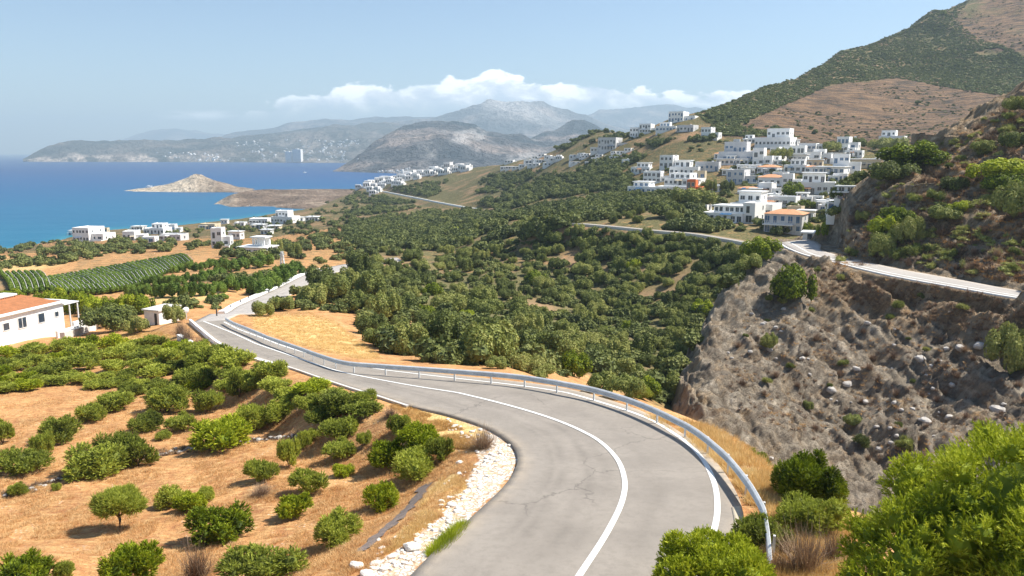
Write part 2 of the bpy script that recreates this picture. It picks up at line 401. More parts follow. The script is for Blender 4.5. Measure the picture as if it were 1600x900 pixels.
def m_ground():
    m, t, b = new_mat('ground_soil_and_scrub')
    P = t.pos()
    warm = t.noise(P, .45, 5); fine = t.noise(P, 9.0, 6, .7); mid = t.noise(P, 2.2, 5, .65)
    st = t.noise(t.mapv(P, (1.0, 5.0, 1), (0, 0, .5)), 1.6, 5, .7)
    soil = t.ramp(warm, [(.36, (.28, .105, .045)), (.5, (.46, .205, .085)), (.64, (.60, .33, .14))])
    straw = t.ramp(st, [(.30, (.34, .16, .07)), (.50, (.58, .33, .13)), (.66, (.78, .54, .26))])
    c = t.mix(t.ramp(mid, [(.35, 0.15), (.65, .9)]), soil, straw)
    c = t.mix(t.ramp(fine, [(.30, .55), (.5, 0.0)]), c, (.17, .085, .045))
    c = t.mix(t.ramp(t.noise(P, 24.0, 3, .7), [(.60, 0.0), (.72, .8)]), c, (.72, .52, .30))
    # white chippings
    vor = t.new('ShaderNodeTexVoronoi', feature='F1'); vor.inputs['Scale'].default_value = 5.0; t.link(P, vor.inputs['Vector'])
    stones = t.math('MULTIPLY', t.ramp(vor.outputs['Distance'], [(.18, 1.0), (.26, 0.0)]), t.ramp(t.noise(P, .9, 3), [(.56, 0.0), (.66, 1.0)]))
    c = t.mix(t.math('MULTIPLY', stones, .8), c, (.66, .58, .48))
    # white rubble verge inside the bend
    vb = t.new('ShaderNodeTexVoronoi', feature='DISTANCE_TO_EDGE'); vb.inputs['Scale'].default_value = 5.5
    t.link(P, vb.inputs['Vector'])
    rub = t.ramp(vb.outputs['Distance'], [(.02, (.34, .22, .13)), (.10, (.74, .67, .58)), (.3, (.84, .80, .74))])
    rub = t.mix(t.ramp(t.noise(P, 3.0, 4), [(.48, 0.0), (.62, .8)]), rub, (.62, .42, .25))
    c = t.mix(t.ramp(t.math('ADD', t.attr('rubble'), t.math('MULTIPLY', t.math('SUBTRACT', mid, .5), 1.2)), [(.45, 0.0), (.6, 1.0)]), c, rub)
    # golden dry grass
    gold = t.ramp(t.noise(t.mapv(P, (6, 1.0, 1)), 2.5, 6, .7), [(.3, (.42, .25, .09)), (.5, (.66, .44, .18)), (.7, (.80, .62, .32))])
    c = t.mix(t.ramp(t.math('ADD', t.attr('gold'), t.math('MULTIPLY', t.math('SUBTRACT', mid, .5), .8)), [(.42, 0.0), (.6, 1.0)]), c, gold)
    # low scrub
    g1 = t.noise(P, .35, 5, .7); g2 = t.noise(P, 1.6, 4, .7)
    scr = t.ramp(g2, [(.30, (.06, .065, .03)), (.5, (.14, .13, .055)), (.68, (.26, .20, .10))])
    scr = t.mix(t.ramp(t.noise(P, .045, 5, .6), [(.50, 0.0), (.66, .85)]), scr, (.38, .235, .135))
    c = t.mix(t.ramp(t.math('ADD', t.attr('scrub'), t.math('MULTIPLY', t.math('SUBTRACT', g1, .5), .9)), [(.4, 0.0), (.6, 1.0)]), c, scr)
    # burnt brown slope of the mountain
    stb = t.noise(t.mapv(P, (.35, 1.0, 1.4), (0, 0, -.5)), .16, 6, .72)
    brn = t.ramp(stb, [(.37, (.055, .050, .038)), (.47, (.165, .105, .065)), (.60, (.29, .18, .10))])
    brn = t.mix(t.ramp(t.noise(P, .22, 6, .75), [(.52, 0.0), (.64, .7)]), brn, (.085, .075, .06))
    c = t.mix(t.ramp(t.math('ADD', t.attr('burn'), t.math('MULTIPLY', t.math('SUBTRACT', t.noise(P, .03, 7, .7), .5), 1.1)), [(.42, 0.0), (.58, 1.0)]), c, brn)
    hgt = t.math('ADD', t.math('MULTIPLY', fine, .35), t.math('MULTIPLY', mid, 1.0))
    n1 = t.bump(hgt, .9, .16)
    far = t.noise(P, .30, 6, .75)
    nb = t.new('ShaderNodeBump'); nb.inputs['Strength'].default_value = 1.0; nb.inputs['Distance'].default_value = 2.2
    t.link(t.math('MULTIPLY', far, t.attr('farbump')), nb.inputs['Height']); t.link(n1, nb.inputs['Normal'])
    setb(t, b, c, .95, normal=nb.outputs[0], spec=.1)
    return m
def m_rock():
    m, t, b = new_mat('grey_rock_and_dry_scree')
    P = t.pos()
    w = t.mapv(P, (1, .7, 1.6), (0.3, -.7, .2))
    a = t.noise(w, .55, 8, .68, .6); f = t.noise(P, 3.5, 8, .75); f2 = t.noise(P, 14, 4, .7)
    mp = t.new('ShaderNodeMapping', vector_type='TEXTURE'); mp.inputs['Rotation'].default_value = (0, .62, -.35); mp.inputs['Scale'].default_value = (.55, 1.3, 4.2)
    t.link(P, mp.inputs['Vector']); grain = t.noise(mp.outputs[0], 1.0, 8, .7, .5)
    rock = t.ramp(t.math('ADD', t.math('MULTIPLY', a, .5), t.math('MULTIPLY', grain, .5)), [(.36, (.15, .115, .09)), (.43, (.40, .335, .27)), (.51, (.60, .52, .43)), (.60, (.84, .76, .65))])
    rock = t.mix(t.ramp(f, [(.34, .75), (.5, 0.0)]), rock, (.12, .09, .065))
    rd = t.new('ShaderNodeTexNoise', noise_type='RIDGED_MULTIFRACTAL'); rd.inputs['Scale'].default_value = .5; rd.inputs['Detail'].default_value = 6
    t.link(w, rd.inputs['Vector'])
    rock = t.mix(t.ramp(rd.outputs['Fac'], [(.0, .7), (.25, 0.0)]), rock, (.11, .085, .065))
    rock = t.mix(t.ramp(f2, [(.58, 0.0), (.70, .45)]), rock, (.70, .64, .56))
    och = t.ramp(f, [(.3, (.24, .15, .085)), (.5, (.48, .33, .19)), (.68, (.66, .48, .29))])
    c = t.mix(t.ramp(t.noise(P, .30, 5, .65), [(.52, 0.0), (.66, .85)]), rock, och)
    dry = t.ramp(t.noise(P, 5.0, 6, .8), [(.32, (.17, .115, .065)), (.5, (.40, .27, .155)), (.68, (.64, .47, .28))])
    c = t.mix(t.ramp(t.math('ADD', t.attr('soil'), t.math('MULTIPLY', t.math('SUBTRACT', t.noise(P, .55, 6, .7), .5), 1.3)), [(.42, 0.0), (.6, 1.0)]), c, dry)
    vc = t.new('ShaderNodeTexVoronoi', feature='F1'); vc.inputs['Scale'].default_value = 1.0
    wp = t.new('ShaderNodeVectorMath', operation='MULTIPLY_ADD'); wp.inputs[1].default_value = (.8, .8, .8)
    nz = t.new('ShaderNodeTexNoise'); nz.inputs['Scale'].default_value = 1.2; nz.inputs['Detail'].default_value = 4; t.link(P, nz.inputs['Vector']); t.link(nz.outputs['Color'], wp.inputs[0]); t.link(mp.outputs[0], wp.inputs[2])
    t.link(wp.outputs[0], vc.inputs['Vector'])
    sc_ = t.new('ShaderNodeSeparateColor'); t.link(vc.outputs['Color'], sc_.inputs[0])
    c = t.mix(t.math('MULTIPLY', sc_.outputs[0], .45), c, (.72, .64, .52)); c = t.mix(t.math('MULTIPLY', sc_.outputs[1], .35), c, (.16, .13, .10))
    c = t.mix(1.0, c, (1.0, .95, .87), 'MULTIPLY')
    h = t.math('ADD', t.math('MULTIPLY', t.math('ADD', sc_.outputs[2], t.math('MULTIPLY', vc.outputs['Distance'], -1.2)), 1.4), t.math('MULTIPLY', f, .8)); h = t.math('ADD', h, t.math('ADD', t.math('MULTIPLY', f2, .16), t.math('MULTIPLY', grain, 2.6)))
    setb(t, b, c, .92, normal=t.bump(h, 1.0, .55), spec=.15)
    return m
def m_asphalt(name='asphalt', col=(.275, .242, .206)):
    m, t, b = new_mat(name)
    P = t.pos()
    f = t.noise(P, 60, 3, .8); l = t.noise(P, .5, 5, .6)
    c = t.mix(t.ramp(l, [(.38, 0.0), (.62, .9)]), col, tuple(k * 1.20 for k in col)); c = t.mix(t.ramp(t.noise(P, 3.5, 6, .75), [(.40, .35), (.52, 0.0)]), c, tuple(k * .78 for k in col))
    c = t.mix(t.ramp(f, [(.35, .35), (.55, 0.0)]), c, tuple(k * .62 for k in col))
    c = t.mix(t.ramp(f, [(.60, 0.0), (.72, .4)]), c, tuple(min(1, k * 1.6) for k in col))
    # tyre tracks, worn along the lane, and cracks
    la = t.attr('lane')
    tr = t.ramp(t.math('ADD', la, t.math('MULTIPLY', t.math('SUBTRACT', t.noise(P, .25, 3), .5), .10)),
                [(.0, .0), (.14, 0.0), (.19, .30), (.21, .1), (.24, .34), (.28, 0.0), (.32, 0.0), (.36, .36), (.40, .08), (.44, .20), (.50, 0.0), (.60, 0.0), (.66, .22), (.72, 0.0)])
    c = t.mix(t.math('MULTIPLY', tr, t.ramp(t.noise(P, .35, 3), [(.4, .2), (.6, 1.0)])), c, tuple(k * .50 for k in col))
    vb = t.new('ShaderNodeTexVoronoi', feature='DISTANCE_TO_EDGE'); vb.inputs['Scale'].default_value = .16
    t.link(t.mapv(P, (1, 1, 0)), vb.inputs['Vector'])
    nz = t.new('ShaderNodeTexNoise'); nz.inputs['Scale'].default_value = 1.6; nz.inputs['Detail'].default_value = 5; t.link(P, nz.inputs['Vector'])
    vm = t.new('ShaderNodeVectorMath', operation='MULTIPLY_ADD'); vm.inputs[1].default_value = (.9, .9, .9)
    t.link(nz.outputs['Color'], vm.inputs[0]); t.link(P, vm.inputs[2]); t.link(vm.outputs[0], vb.inputs['Vector'])
    cr = t.math('MULTIPLY', t.ramp(vb.outputs['Distance'], [(.0, 1.0), (.006, 0.0)]), t.ramp(t.noise(P, .12, 2), [(.5, 0.0), (.6, 1.0)]))
    c = t.mix(t.math('MULTIPLY', cr, .45), c, (.05, .045, .04))
    # dusty edges
    du = t.ramp(la, [(0.0, .75), (.05, .25), (.10, 0.0), (.90, 0.0), (.96, .3), (1.0, .8)])
    c = t.mix(t.math('MULTIPLY', du, t.ramp(t.noise(P, 1.5, 5), [(.35, .2), (.6, 1.0)])), c, (.50, .40, .29))
    setb(t, b, c, .85, normal=t.bump(f, .5, .02), spec=.25)
    return m
def m_simple(name, col, rough=.8, var=.12, scale=2.0, dirt=None, metal=0.0, spec=.3, bump=0.0, bscale=20.0, rnd=0.0):
    m, t, b = new_mat(name)
    P = t.pos()
    n = t.noise(P, scale, 5, .65)
    lo = tuple(k * (1 - var) for k in col); hi = tuple(min(1, k * (1 + var)) for k in col)
    c = t.ramp(n, [(.3, lo), (.7, hi)])
    if dirt: c = t.mix(t.ramp(t.noise(P, scale * 2.3, 6, .7), [(.52, 0.0), (.72, .6)]), c, dirt)
    if rnd:
        oi = t.new('ShaderNodeObjectInfo').outputs['Random']
        c = t.mix(t.math('MULTIPLY', oi, rnd), c, tuple(k * .6 for k in col))
    nn = t.bump(t.noise(P, bscale, 4, .7), .6, bump) if bump else None
    setb(t, b, c, rough, metal, nn, spec)
    return m
def m_leaf(name, cols, trans=.25, rough=.6, objrand=.5, spec=.2):
    """cols: four leaf greens; picked per leaf clump by noise, per leaf and per plant by random; crown cores toned dark as painted inner shade"""
    m, t, b = new_mat(name)
    P = t.pos()
    oi = t.new('ShaderNodeObjectInfo').outputs['Random']
    tone = t.attr('tone')
    n = t.noise(P, 1.1, 3, .6)
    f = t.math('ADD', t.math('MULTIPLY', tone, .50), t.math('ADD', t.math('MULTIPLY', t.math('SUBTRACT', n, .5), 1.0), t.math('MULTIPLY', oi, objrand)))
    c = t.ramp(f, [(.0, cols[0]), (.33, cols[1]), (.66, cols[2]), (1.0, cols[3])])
    t.link(c, b.inputs['Base Color']); b.inputs['Roughness'].default_value = rough; b.inputs['Specular IOR Level'].default_value = spec
    tl = t.new('ShaderNodeBsdfTranslucent'); t.link(c, tl.inputs['Color'])
    mx = t.new('ShaderNodeMixShader'); mx.inputs[0].default_value = trans
    t.link(b.outputs[0], mx.inputs[1]); t.link(tl.outputs[0], mx.inputs[2])
    t.link(mx.outputs[0], t.n['Material Output'].inputs['Surface'])
    return m
M = {}
M['ground'] = m_ground(); M['rock'] = m_rock(); M['asphalt'] = m_asphalt()
M['asphalt2'] = m_asphalt('pale_concrete_road', (.40, .365, .33))
M['paint'] = m_simple('road_paint', (.78, .77, .73), .7, .07, 3.0, dirt=(.40, .38, .35))
M['sand'] = m_simple('sandy_verge', (.60, .47, .32), .95, .25, 4.0, dirt=(.38, .24, .14), bump=.03)
M['white'] = m_simple('white_render', (.86, .85, .82), .75, .05, .4, dirt=(.74, .71, .66), rnd=.10)
M['whitefar'] = m_simple('white_limewash', (.85, .83, .80), .8, .08, .2, dirt=(.70, .64, .57), rnd=.2)
M['grey'] = m_simple('grey_render', (.62, .61, .60), .8, .12, .6, dirt=(.34, .32, .30), rnd=.3)
M['cream'] = m_simple('cream_render', (.62, .52, .36), .8, .1, .6, dirt=(.48, .38, .27))
M['concrete'] = m_simple('concrete', (.62, .59, .54), .85, .12, 1.2, dirt=(.42, .38, .33), bump=.01)
M['tile'] = m_simple('orange_roof_tiles', (.64, .29, .13), .8, .18, 1.6, dirt=(.52, .28, .17))
M['tilefar'] = m_simple('pale_orange_tiles', (.58, .28, .14), .8, .2, .8, dirt=(.62, .44, .28))
M['orange'] = m_simple('orange_render', (.66, .19, .07), .8, .15, 1.0)
M['glass'] = m_simple('dark_window_glass', (.04, .055, .075), .12, .35, .8, spec=.8)
M['blueglass'] = m_simple('blue_window_glass', (.04, .12, .24), .12, .3, .8, spec=.8)
M['frame'] = m_simple('white_frame', (.72, .72, .70), .5, .04, 2.0)
M['steel'] = m_simple('galvanised_steel', (.70, .70, .68), .62, .14, 1.6, dirt=(.44, .41, .37), metal=.1, spec=.4)
M['dark'] = m_simple('dark_metal', (.05, .05, .055), .5, .1, 3.0)
M['wood'] = m_simple('dry_branch_wood', (.20, .14, .10), .9, .25, 6.0)
M['boulder'] = m_simple('pale_limestone', (.50, .46, .41), .9, .18, 2.5, dirt=(.42, .36, .30), bump=.05, bscale=6, rnd=.25)
M['boulder_white'] = m_simple('white_limestone', (.74, .68, .60), .9, .10, 3.0, dirt=(.60, .48, .36), bump=.04, bscale=8)

# ------------------------------------------------------------------ the ground sheet
def inpoly(u, v, poly):
    r = np.zeros(np.shape(u), bool); n = len(poly)
    for i in range(n):
        (x1, y1), (x2, y2) = poly[i], poly[(i + 1) % n]
        c = ((y1 > v) != (y2 > v)) & (u < (x2 - x1) * (v - y1) / ((y2 - y1) or 1e-9) + x1)
        r ^= c
    return r
def polyf(u, v, poly, soft=8.0):
    """1 inside, 0 outside, with an edge `soft` wide"""
    d = np.full(np.shape(u), 1e9)
    for i in range(len(poly)):
        a = np.array(poly[i], float); b = np.array(poly[(i + 1) % len(poly)], float); ab = b - a
        t = np.clip(((u - a[0]) * ab[0] + (v - a[1]) * ab[1]) / (ab @ ab + 1e-9), 0, 1)
        d = np.minimum(d, np.hypot(u - a[0] - t * ab[0], v - a[1] - t * ab[1]))
    s = np.where(inpoly(u, v, poly), 1, -1) * d
    return np.clip(s / soft * .5 + .5, 0, 1)
BURN1 = [(1165,192),(1200,172),(1260,143),(1330,126),(1400,120),(1460,122),(1500,134),(1560,146),(1640,160),(1640,330),(1290,250),(1200,222),(1120,215)]
BURN2 = [(1445,45),(1700,-120),(1700,110),(1600,108),(1560,92),(1510,82),(1480,62)]
FIELD = [(-400,600),(0,612),(90,590),(240,600),(300,560),(420,600),(560,625),(660,640),(760,680),(800,720),(770,775),(640,900),(560,1100),(-400,1100)]
DENSE = [(-400,520),(0,545),(130,535),(280,530),(430,560),(560,612),(600,650),(520,640),(420,600),(300,585),(120,600),(0,612),(-400,612)]
GOLD = [[(392,492),(480,487),(520,500),(600,560),(560,562),(460,538),(395,512)], [(690,640),(760,672),(765,705),(700,700),(650,660),(600,630),(640,634)],
        [(672,768),(705,735),(735,760),(690,803),(640,846),(600,868),(640,818)], [(140,525),(250,518),(300,535),(290,548),(200,545),(140,545)],
        [(0,400),(60,402),(110,412),(60,425),(0,425)], [(220,462),(360,452),(350,470),(240,478)]]
RUBBLE = [(560,905),(600,872),(650,838),(690,805),(720,765),(748,722),(742,690),(700,662),(640,640),(700,650),(760,668),(795,690),(808,712),(803,737),(782,765),(745,800),(700,840),(640,900),(600,950),(520,950)]
def land_masks(u, v, x, y, z):
    near = 1 - ramp(y, 85, 120)
    scr = ramp(y, 95, 150) * .62
    scr = np.maximum(scr, polyf(u, v, DENSE, 14) * .35)
    # the ravine and the wooded slopes across it
    scr = np.maximum(scr, ramp(u, 560, 700) * ramp(y, 52, 95) * (1 - ramp(y, 480, 520)) * np.where(y > 190, .55, .80))
    tanland = polyf(u, v, [(60,375),(330,372),(420,372),(560,350),(560,420),(330,430),(60,435)], 20)
    scr = np.where(tanland > .5, .45, scr)
    scr = np.maximum(scr, ramp(y, 480, 620) * ramp(u, 1000, 1100) * .95)
    scr = np.maximum(scr, ramp(u, 520, 600) * ramp(y, 300, 600) * .70)
    burn = np.maximum(polyf(u, v, BURN1, 14), .62 * polyf(u, v, BURN2, 26)) * ramp(y, 360, 420)
    scr = scr * (1 - .0 * burn)
    gold = 0
    for k, P in enumerate(GOLD):
        gold = np.maximum(gold, polyf(u, v, P, 12) * (near if k != 4 and k != 5 else 1) * .85)
    scr = scr * (1 - np.clip(gold * 1.2, 0, 1))
    rub = polyf(u, v, RUBBLE, 12) * near
    return scr, burn, gold, rub
def build_land():
    us = np.arange(-260, 1861, 2.6); b = np.linspace(math.log(7.5), math.log(1990), 860)
    # the grid follows the view fan: fine near by, coarse far away
    U, B = np.meshgrid(us, b, indexing='ij'); Y = np.exp(B)
    a = (U - 800) / F
    X = a * Y * 1.03
    Z = zland(X, Y)
    u, v = uv_of(X, Y, Z)
    far = ramp(Y, 120, 420)
    scr, burn, gold, rub = land_masks(u, v, X, Y, Z)

    V = np.stack([X, Y, Z + LIFT], -1).reshape(-1, 3)
    me = raw_mesh('hillside_ground', V, grid_faces(*U.shape), [M['ground']], True,
                  attrs=dict(scrub=('POINT', scr.ravel()), burn=('POINT', np.broadcast_to(burn, U.shape).ravel()), gold=('POINT', gold.ravel()),
                             rubble=('POINT', rub.ravel()), farbump=('POINT', far.ravel())))
    tag(link('hillside_ground', me), kind='structure')
build_land()
def build_cliff():
    us = np.arange(985, 1901, 2.0); b = np.linspace(math.log(42), math.log(290), 620)
    w = np.interp(b, [b[0], math.log(75), math.log(140), b[-1]], [1, 2.2, 2.2, .8]); s = np.cumsum(w); s = (s - s[0]) / (s[-1] - s[0])
    b = np.interp(np.linspace(0, 1, len(b)), s, b)
    U, B = np.meshgrid(us, b, indexing='ij'); Y = np.exp(B)
    X = (U - 800) / F * Y * 1.02
    Z = zcliff(X, Y)
    u, v = uv_of(X, Y, Z)
    soil = .06 + .45 * ramp(v, 700, 440) * ramp(u, 1180, 1300) + .35 * ramp(Y, 122, 140)
    soil = soil - .30 * polyf(u, v, [(1030,600),(1110,470),(1215,395),(1260,440),(1150,600),(1130,700)], 40)
    soil = soil + .3 * polyf(u, v, [(1240,400),(1600,475),(1600,540),(1300,470),(1230,440)], 20)
    soil = soil - .55 * polyf(u, v, [(1282,395),(1285,345),(1325,300),(1430,300),(1400,345),(1340,360),(1310,400)], 14)
    soil = np.where(Z < zland(X, Y, False) - 6, .5, soil)
    V = np.stack([X, Y, Z + LIFT], -1).reshape(-1, 3)
    # drop what lies deep under the other sheet
    f = grid_faces(*U.shape)
    deep = (Z < lookup(T_LAND, X, Y) - 3.0).ravel()
    f = f[~deep[f].all(1)]
    me = raw_mesh('rocky_hill', V, f, [M['rock']], True, attrs=dict(soil=('POINT', np.broadcast_to(soil, U.shape).ravel())))
    tag(link('rocky_hill', me), kind='structure')
build_cliff()

# ------------------------------------------------------------------ roads
def strip(name, L, R, zf, mat, n=400, k=9, dz=0.0, skirt=.25, kind='structure'):
    A, B_ = resample(L, n), resample(R, n)
    t = np.linspace(0, 1, k)
    P = A[:, None, :] * (1 - t)[None, :, None] + B_[:, None, :] * t[None, :, None]
    if zf is not None: P[..., 2] = zf(P[..., 1])
    P[..., 2] += dz + LIFT
    V = P.reshape(-1, 3); lane = np.tile(t, n)
    f = grid_faces(n, k)
    # skirts down both edges
    e0 = P[:, 0].copy(); e0[:, 2] -= skirt; e1 = P[:, -1].copy(); e1[:, 2] -= skirt
    nb = len(V); V = np.vstack([V, e0, e1]); i = np.arange(n - 1)
    f = np.vstack([f, np.stack([i * k, nb + i, nb + i + 1, (i + 1) * k], -1), np.stack([i * k + k - 1, (i + 1) * k + k - 1, nb + n + i + 1, nb + n + i], -1)])
    lane = np.r_[lane, np.zeros(n), np.ones(n)]
    nf = f[:, ::-1] if np.cross(P[0, -1] - P[0, 0], P[1, 0] - P[0, 0])[2] < 0 else f
    me = raw_mesh(name, V, nf, [mat], True, attrs=dict(lane=('POINT', lane)))
    return tag(link(name, me), kind=kind)
def line(name, P, w, zf, dz, n=400, dash=None, mat=None, wf=None):
    C = resample(P, n); T = np.gradient(C, axis=0); T[:, 2] = 0; T /= np.linalg.norm(T, axis=1)[:, None]
    N = np.stack([-T[:, 1], T[:, 0], 0 * T[:, 0]], 1)
    s = np.r_[0, np.cumsum(np.linalg.norm(np.diff(C, axis=0), axis=1))]
    ww = np.full(n, w)
    A, B_ = C - N * ww[:, None] / 2, C + N * ww[:, None] / 2
    for Q in (A, B_): Q[:, 2] = zf(Q[:, 1]) + dz + LIFT
    V = np.empty((2 * n, 3)); V[0::2] = A; V[1::2] = B_
    i = np.arange(n - 1) * 2; f = np.stack([i, i + 2, i + 3, i + 1], -1)
    if dash is not None:
        keep = dash(s[:-1]); f = f[keep]
    me = raw_mesh(name, V, f, [mat or M['paint']], True)
    return tag(link(name, me), kind='structure')
strip('coastal_road', np.vstack([ROAD_L]), ROAD_A, zr, M['asphalt'], 500, 25)
strip('coastal_road_far_stretch', np.vstack([J_L[:-1], R2_L]), np.vstack([J_R[:-1], R2_R]), zr, M['asphalt2'], 200, 7, dz=-.01)
line('centre_line', ROAD_C, .19, zr, .02, 900)
line('edge_line', ROAD_R, .19, zr, .012, 600)
strip('upper_road', UP_O, UP_I, zu, M['asphalt2'], 300, 7)
line('upper_road_edge_line', (resample(UP_O, 60) * .72 + resample(UP_I, 60) * .28), .28, zu, .012, 300)
strip('village_road', R4_N, R4_F, zf4, M['asphalt'], 160, 5)
strip('bay_road', R5_N, R5_F, zf5, M['asphalt2'], 160, 4)
def drape(name, pts, wpx, mat, dz=.035, n=60):
    C = resample(np.array([(a, b, 0) for a, b in pts], float), n); p = hit(C[:, 0], C[:, 1], y1=120)
    T = np.gradient(p, axis=0); T[:, 2] = 0; T /= np.linalg.norm(T, axis=1)[:, None]; N = np.stack([-T[:, 1], T[:, 0], 0 * T[:, 0]], 1)
    V = []
    for k in range(5):
        w = wpx * p[:, 1] / F * (k / 4 - .5) * (1 + .55 * vnoise(np.arange(n) * .5, 3.1 + (k > 2)))
        q = p + N * w[:, None]; q[:, 2] = ztop(q[:, 0], q[:, 1]) + dz + LIFT; V.append(q)
    V = np.stack(V, 1).reshape(-1, 3); f = grid_faces(n, 5)
    return tag(link(name, raw_mesh(name, V, f[:, ::-1], [mat], True)), kind='structure')
M['drain'] = m_simple('worn_dark_tar', (.20, .16, .14), .9, .3, 5.0, dirt=(.38, .24, .14), bump=.03)
drape('tar_drain', [(664,758),(655,775),(634,800),(606,824),(580,848),(566,862)], 21, M['drain'])
M['oldslab'] = m_simple('sandy_concrete', (.58, .49, .36), .95, .15, 2.0, dirt=(.42, .30, .19))
strip('concrete_slab', on_profile([(1143,793),(1147,815),(1148,848)], zr, ys1), on_profile([(1157,791),(1161,812),(1162,846)], zr, ys1), zr, M['oldslab'], 30, 4, dz=.016, skirt=.01)
# sandy shoulder between asphalt and rail
SH = RAIL.copy(); dirn = np.gradient(resample(RAIL, len(RAIL)), axis=0)
strip('sandy_shoulder', resample(ROAD_A, 60)[10:], resample(np.vstack([RAIL[0] + np.array([-.3, -3.0, 0]), RAIL]), 60)[5:] + np.array([.35, .2, 0]), zr, M['sand'], 300, 6, dz=-.02) if False else None

# ------------------------------------------------------------------ sea
def m_sea():
    m, t, b = new_mat('sea_water')
    P = t.pos()
    near = t.attr('shallow')
    n = t.noise(t.mapv(P, (.25, 1, 1)), .006, 5, .6)
    c = t.ramp(near, [(0.0, (.001, .035, .15)), (.30, (.001, .055, .185)), (.62, (.002, .09, .21)), (.85, (.005, .15, .23)), (.97, (.05, .27, .29)), (1.0, (.22, .38, .36))])
    c = t.mix(t.ramp(n, [(.38, 0.0), (.64, .35)]), c, (.003, .085, .19))
    h = t.math('ADD', t.noise(t.mapv(P, (.6, 1.2, 1)), .35, 6, .7), t.math('MULTIPLY', t.noise(P, .03, 5, .6), 6.0))
    setb(t, b, c, .38, normal=t.bump(h, .35, .7), spec=.16)
    return m
M['sea'] = m_sea()
def build_sea():
    ys = np.exp(np.linspace(math.log(300), math.log(15500), 260)); a = np.linspace(-1.5, .6, 320)
    A, Y = np.meshgrid(a, ys, indexing='ij'); X = A * Y
    sh = np.full(X.shape, 0.0)
    # shallowness from the distance (towards the camera) to the shore of the land sheet
    zb = zland(X, np.minimum(Y, 1900), False)
    sh = np.where(Y < 1900, ramp(zb, SEA - 9, SEA + .0), 0)
    base = np.clip(1 - (Y - 450) / 1900, 0, 1) * .78
    hd = np.hypot((X + 290) / 330, (Y - 1000) / 260); base = base + .10 * np.exp(-hd ** 2)
    sh = np.clip(np.maximum(base, sh * .6 + base * .4), 0, 1)
    V = np.stack([X, Y, X * 0 + SEA + LIFT], -1).reshape(-1, 3)
    me = raw_mesh('sea', V, grid_faces(*X.shape), [M['sea']], True, attrs=dict(shallow=('POINT', sh.ravel())))
    tag(link('sea', me), kind='structure')
build_sea()

# ------------------------------------------------------------------ headland and the mountains across the bay
def m_far(name, c0, c1, c2, scale, pale=(.55, .48, .42)):
    m, t, b = new_mat(name)
    P = t.pos()
    a = t.noise(P, scale, 6, .65); f = t.noise(P, scale * 7, 5, .7)
    c = t.ramp(a, [(.38, c0), (.52, c1), (.66, c2)])
    c = t.mix(t.ramp(f, [(.34, .55), (.52, 0.0)]), c, tuple(k * .4 for k in c0))
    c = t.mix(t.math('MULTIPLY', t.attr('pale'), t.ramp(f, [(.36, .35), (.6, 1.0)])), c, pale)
    setb(t, b, c, .95, normal=t.bump(t.math('ADD', f, t.math('MULTIPLY', a, 2.0)), 1.0, 1.2 / scale * .12), spec=.05)
    return m
M['headland'] = m_far('dry_headland', (.17, .125, .09), (.26, .19, .14), (.40, .31, .23), .022, (.74, .63, .48))
M['mount'] = m_far('distant_mountain', (.045, .06, .07), (.12, .12, .125), (.36, .29, .25), .0025, (.62, .58, .54))  # cool blue-grey dark tones: part of the distance haze is painted in
M['coastfar'] = m_far('distant_coast', (.06, .075, .075), (.12, .12, .11), (.24, .20, .17), .004, (.60, .50, .42))  # slightly cool tint, some of the haze put into the base colour
def mound(name, cols, mat, n_u=240, n_t=90, amp=.02, sc=.3, back=.35, convex=.8, pale=None, seed=0, floor=SEA - 1, rid=True):
    """cols: (u, base row, base distance, ridge row, ridge distance): a real ridge, with a far side"""
    cols = np.array(cols, float); us = np.linspace(cols[0, 0], cols[-1, 0], n_u)
    c = [np.interp(us, cols[:, 0], cols[:, k]) for k in range(1, 5)]
    ker = np.hanning(max(3, n_u // 40) * 2 + 1); ker /= ker.sum(); h = len(ker) // 2
    c = [np.convolve(np.pad(q, h, mode='edge'), ker, 'valid') for q in c]
    vb, Yb, vr, Yr = c
    zb = g_of(vb) * Yb; zr_ = g_of(vr) * Yr
    zb = np.minimum(zb, zr_)
    t = np.linspace(-.15, 1 + back * 2, n_t)
    T = t[None, :]; Yb, Yr, zb, zr_ = (q[:, None] for q in (Yb, Yr, zb, zr_))
    Y = Yb + (Yr - Yb) * T
    tt = np.clip(T, -.15, 1)
    Z = np.where(T < 0, zb + (zr_ - zb) * T * 1.5, zb + (zr_ - zb) * np.clip(tt, 0, 1) ** convex)
    Z = np.where(T > 1, zr_ - (zr_ - np.minimum(zb, floor)) * ((T - 1) / (back * 2)) ** 1.3 * 1.15, Z)
    H = np.maximum(zr_ - zb, 1e-3)
    g0 = Z / Y; X = (us[:, None] - 800) / F * Y * (CC - np.clip(g0, -.6, .6) * SS)
    S = sc * float(np.mean(Yr - Yb))
    nz = (ridged if rid else fbm)(X / S, Y / S, 0.0, 5, seed)
    env = np.clip(np.minimum(T * 4, 1), 0, 1) * np.where(T > .9, np.clip(1 - (T - .9) * 1.0, .55, 1), 1)
    Z = Z + amp * H * nz * env
    V = np.stack([X, Y, Z + LIFT], -1).reshape(-1, 3)
    u, v = uv_of(X, Y, Z)
    pl = np.zeros(X.shape) if pale is None else pale(u, v, T + 0 * X, Z)
    me = raw_mesh(name, V, grid_faces(n_u, n_t), [mat], True, attrs=dict(pale=('POINT', pl.ravel())))
    return tag(link(name, me), kind='structure')
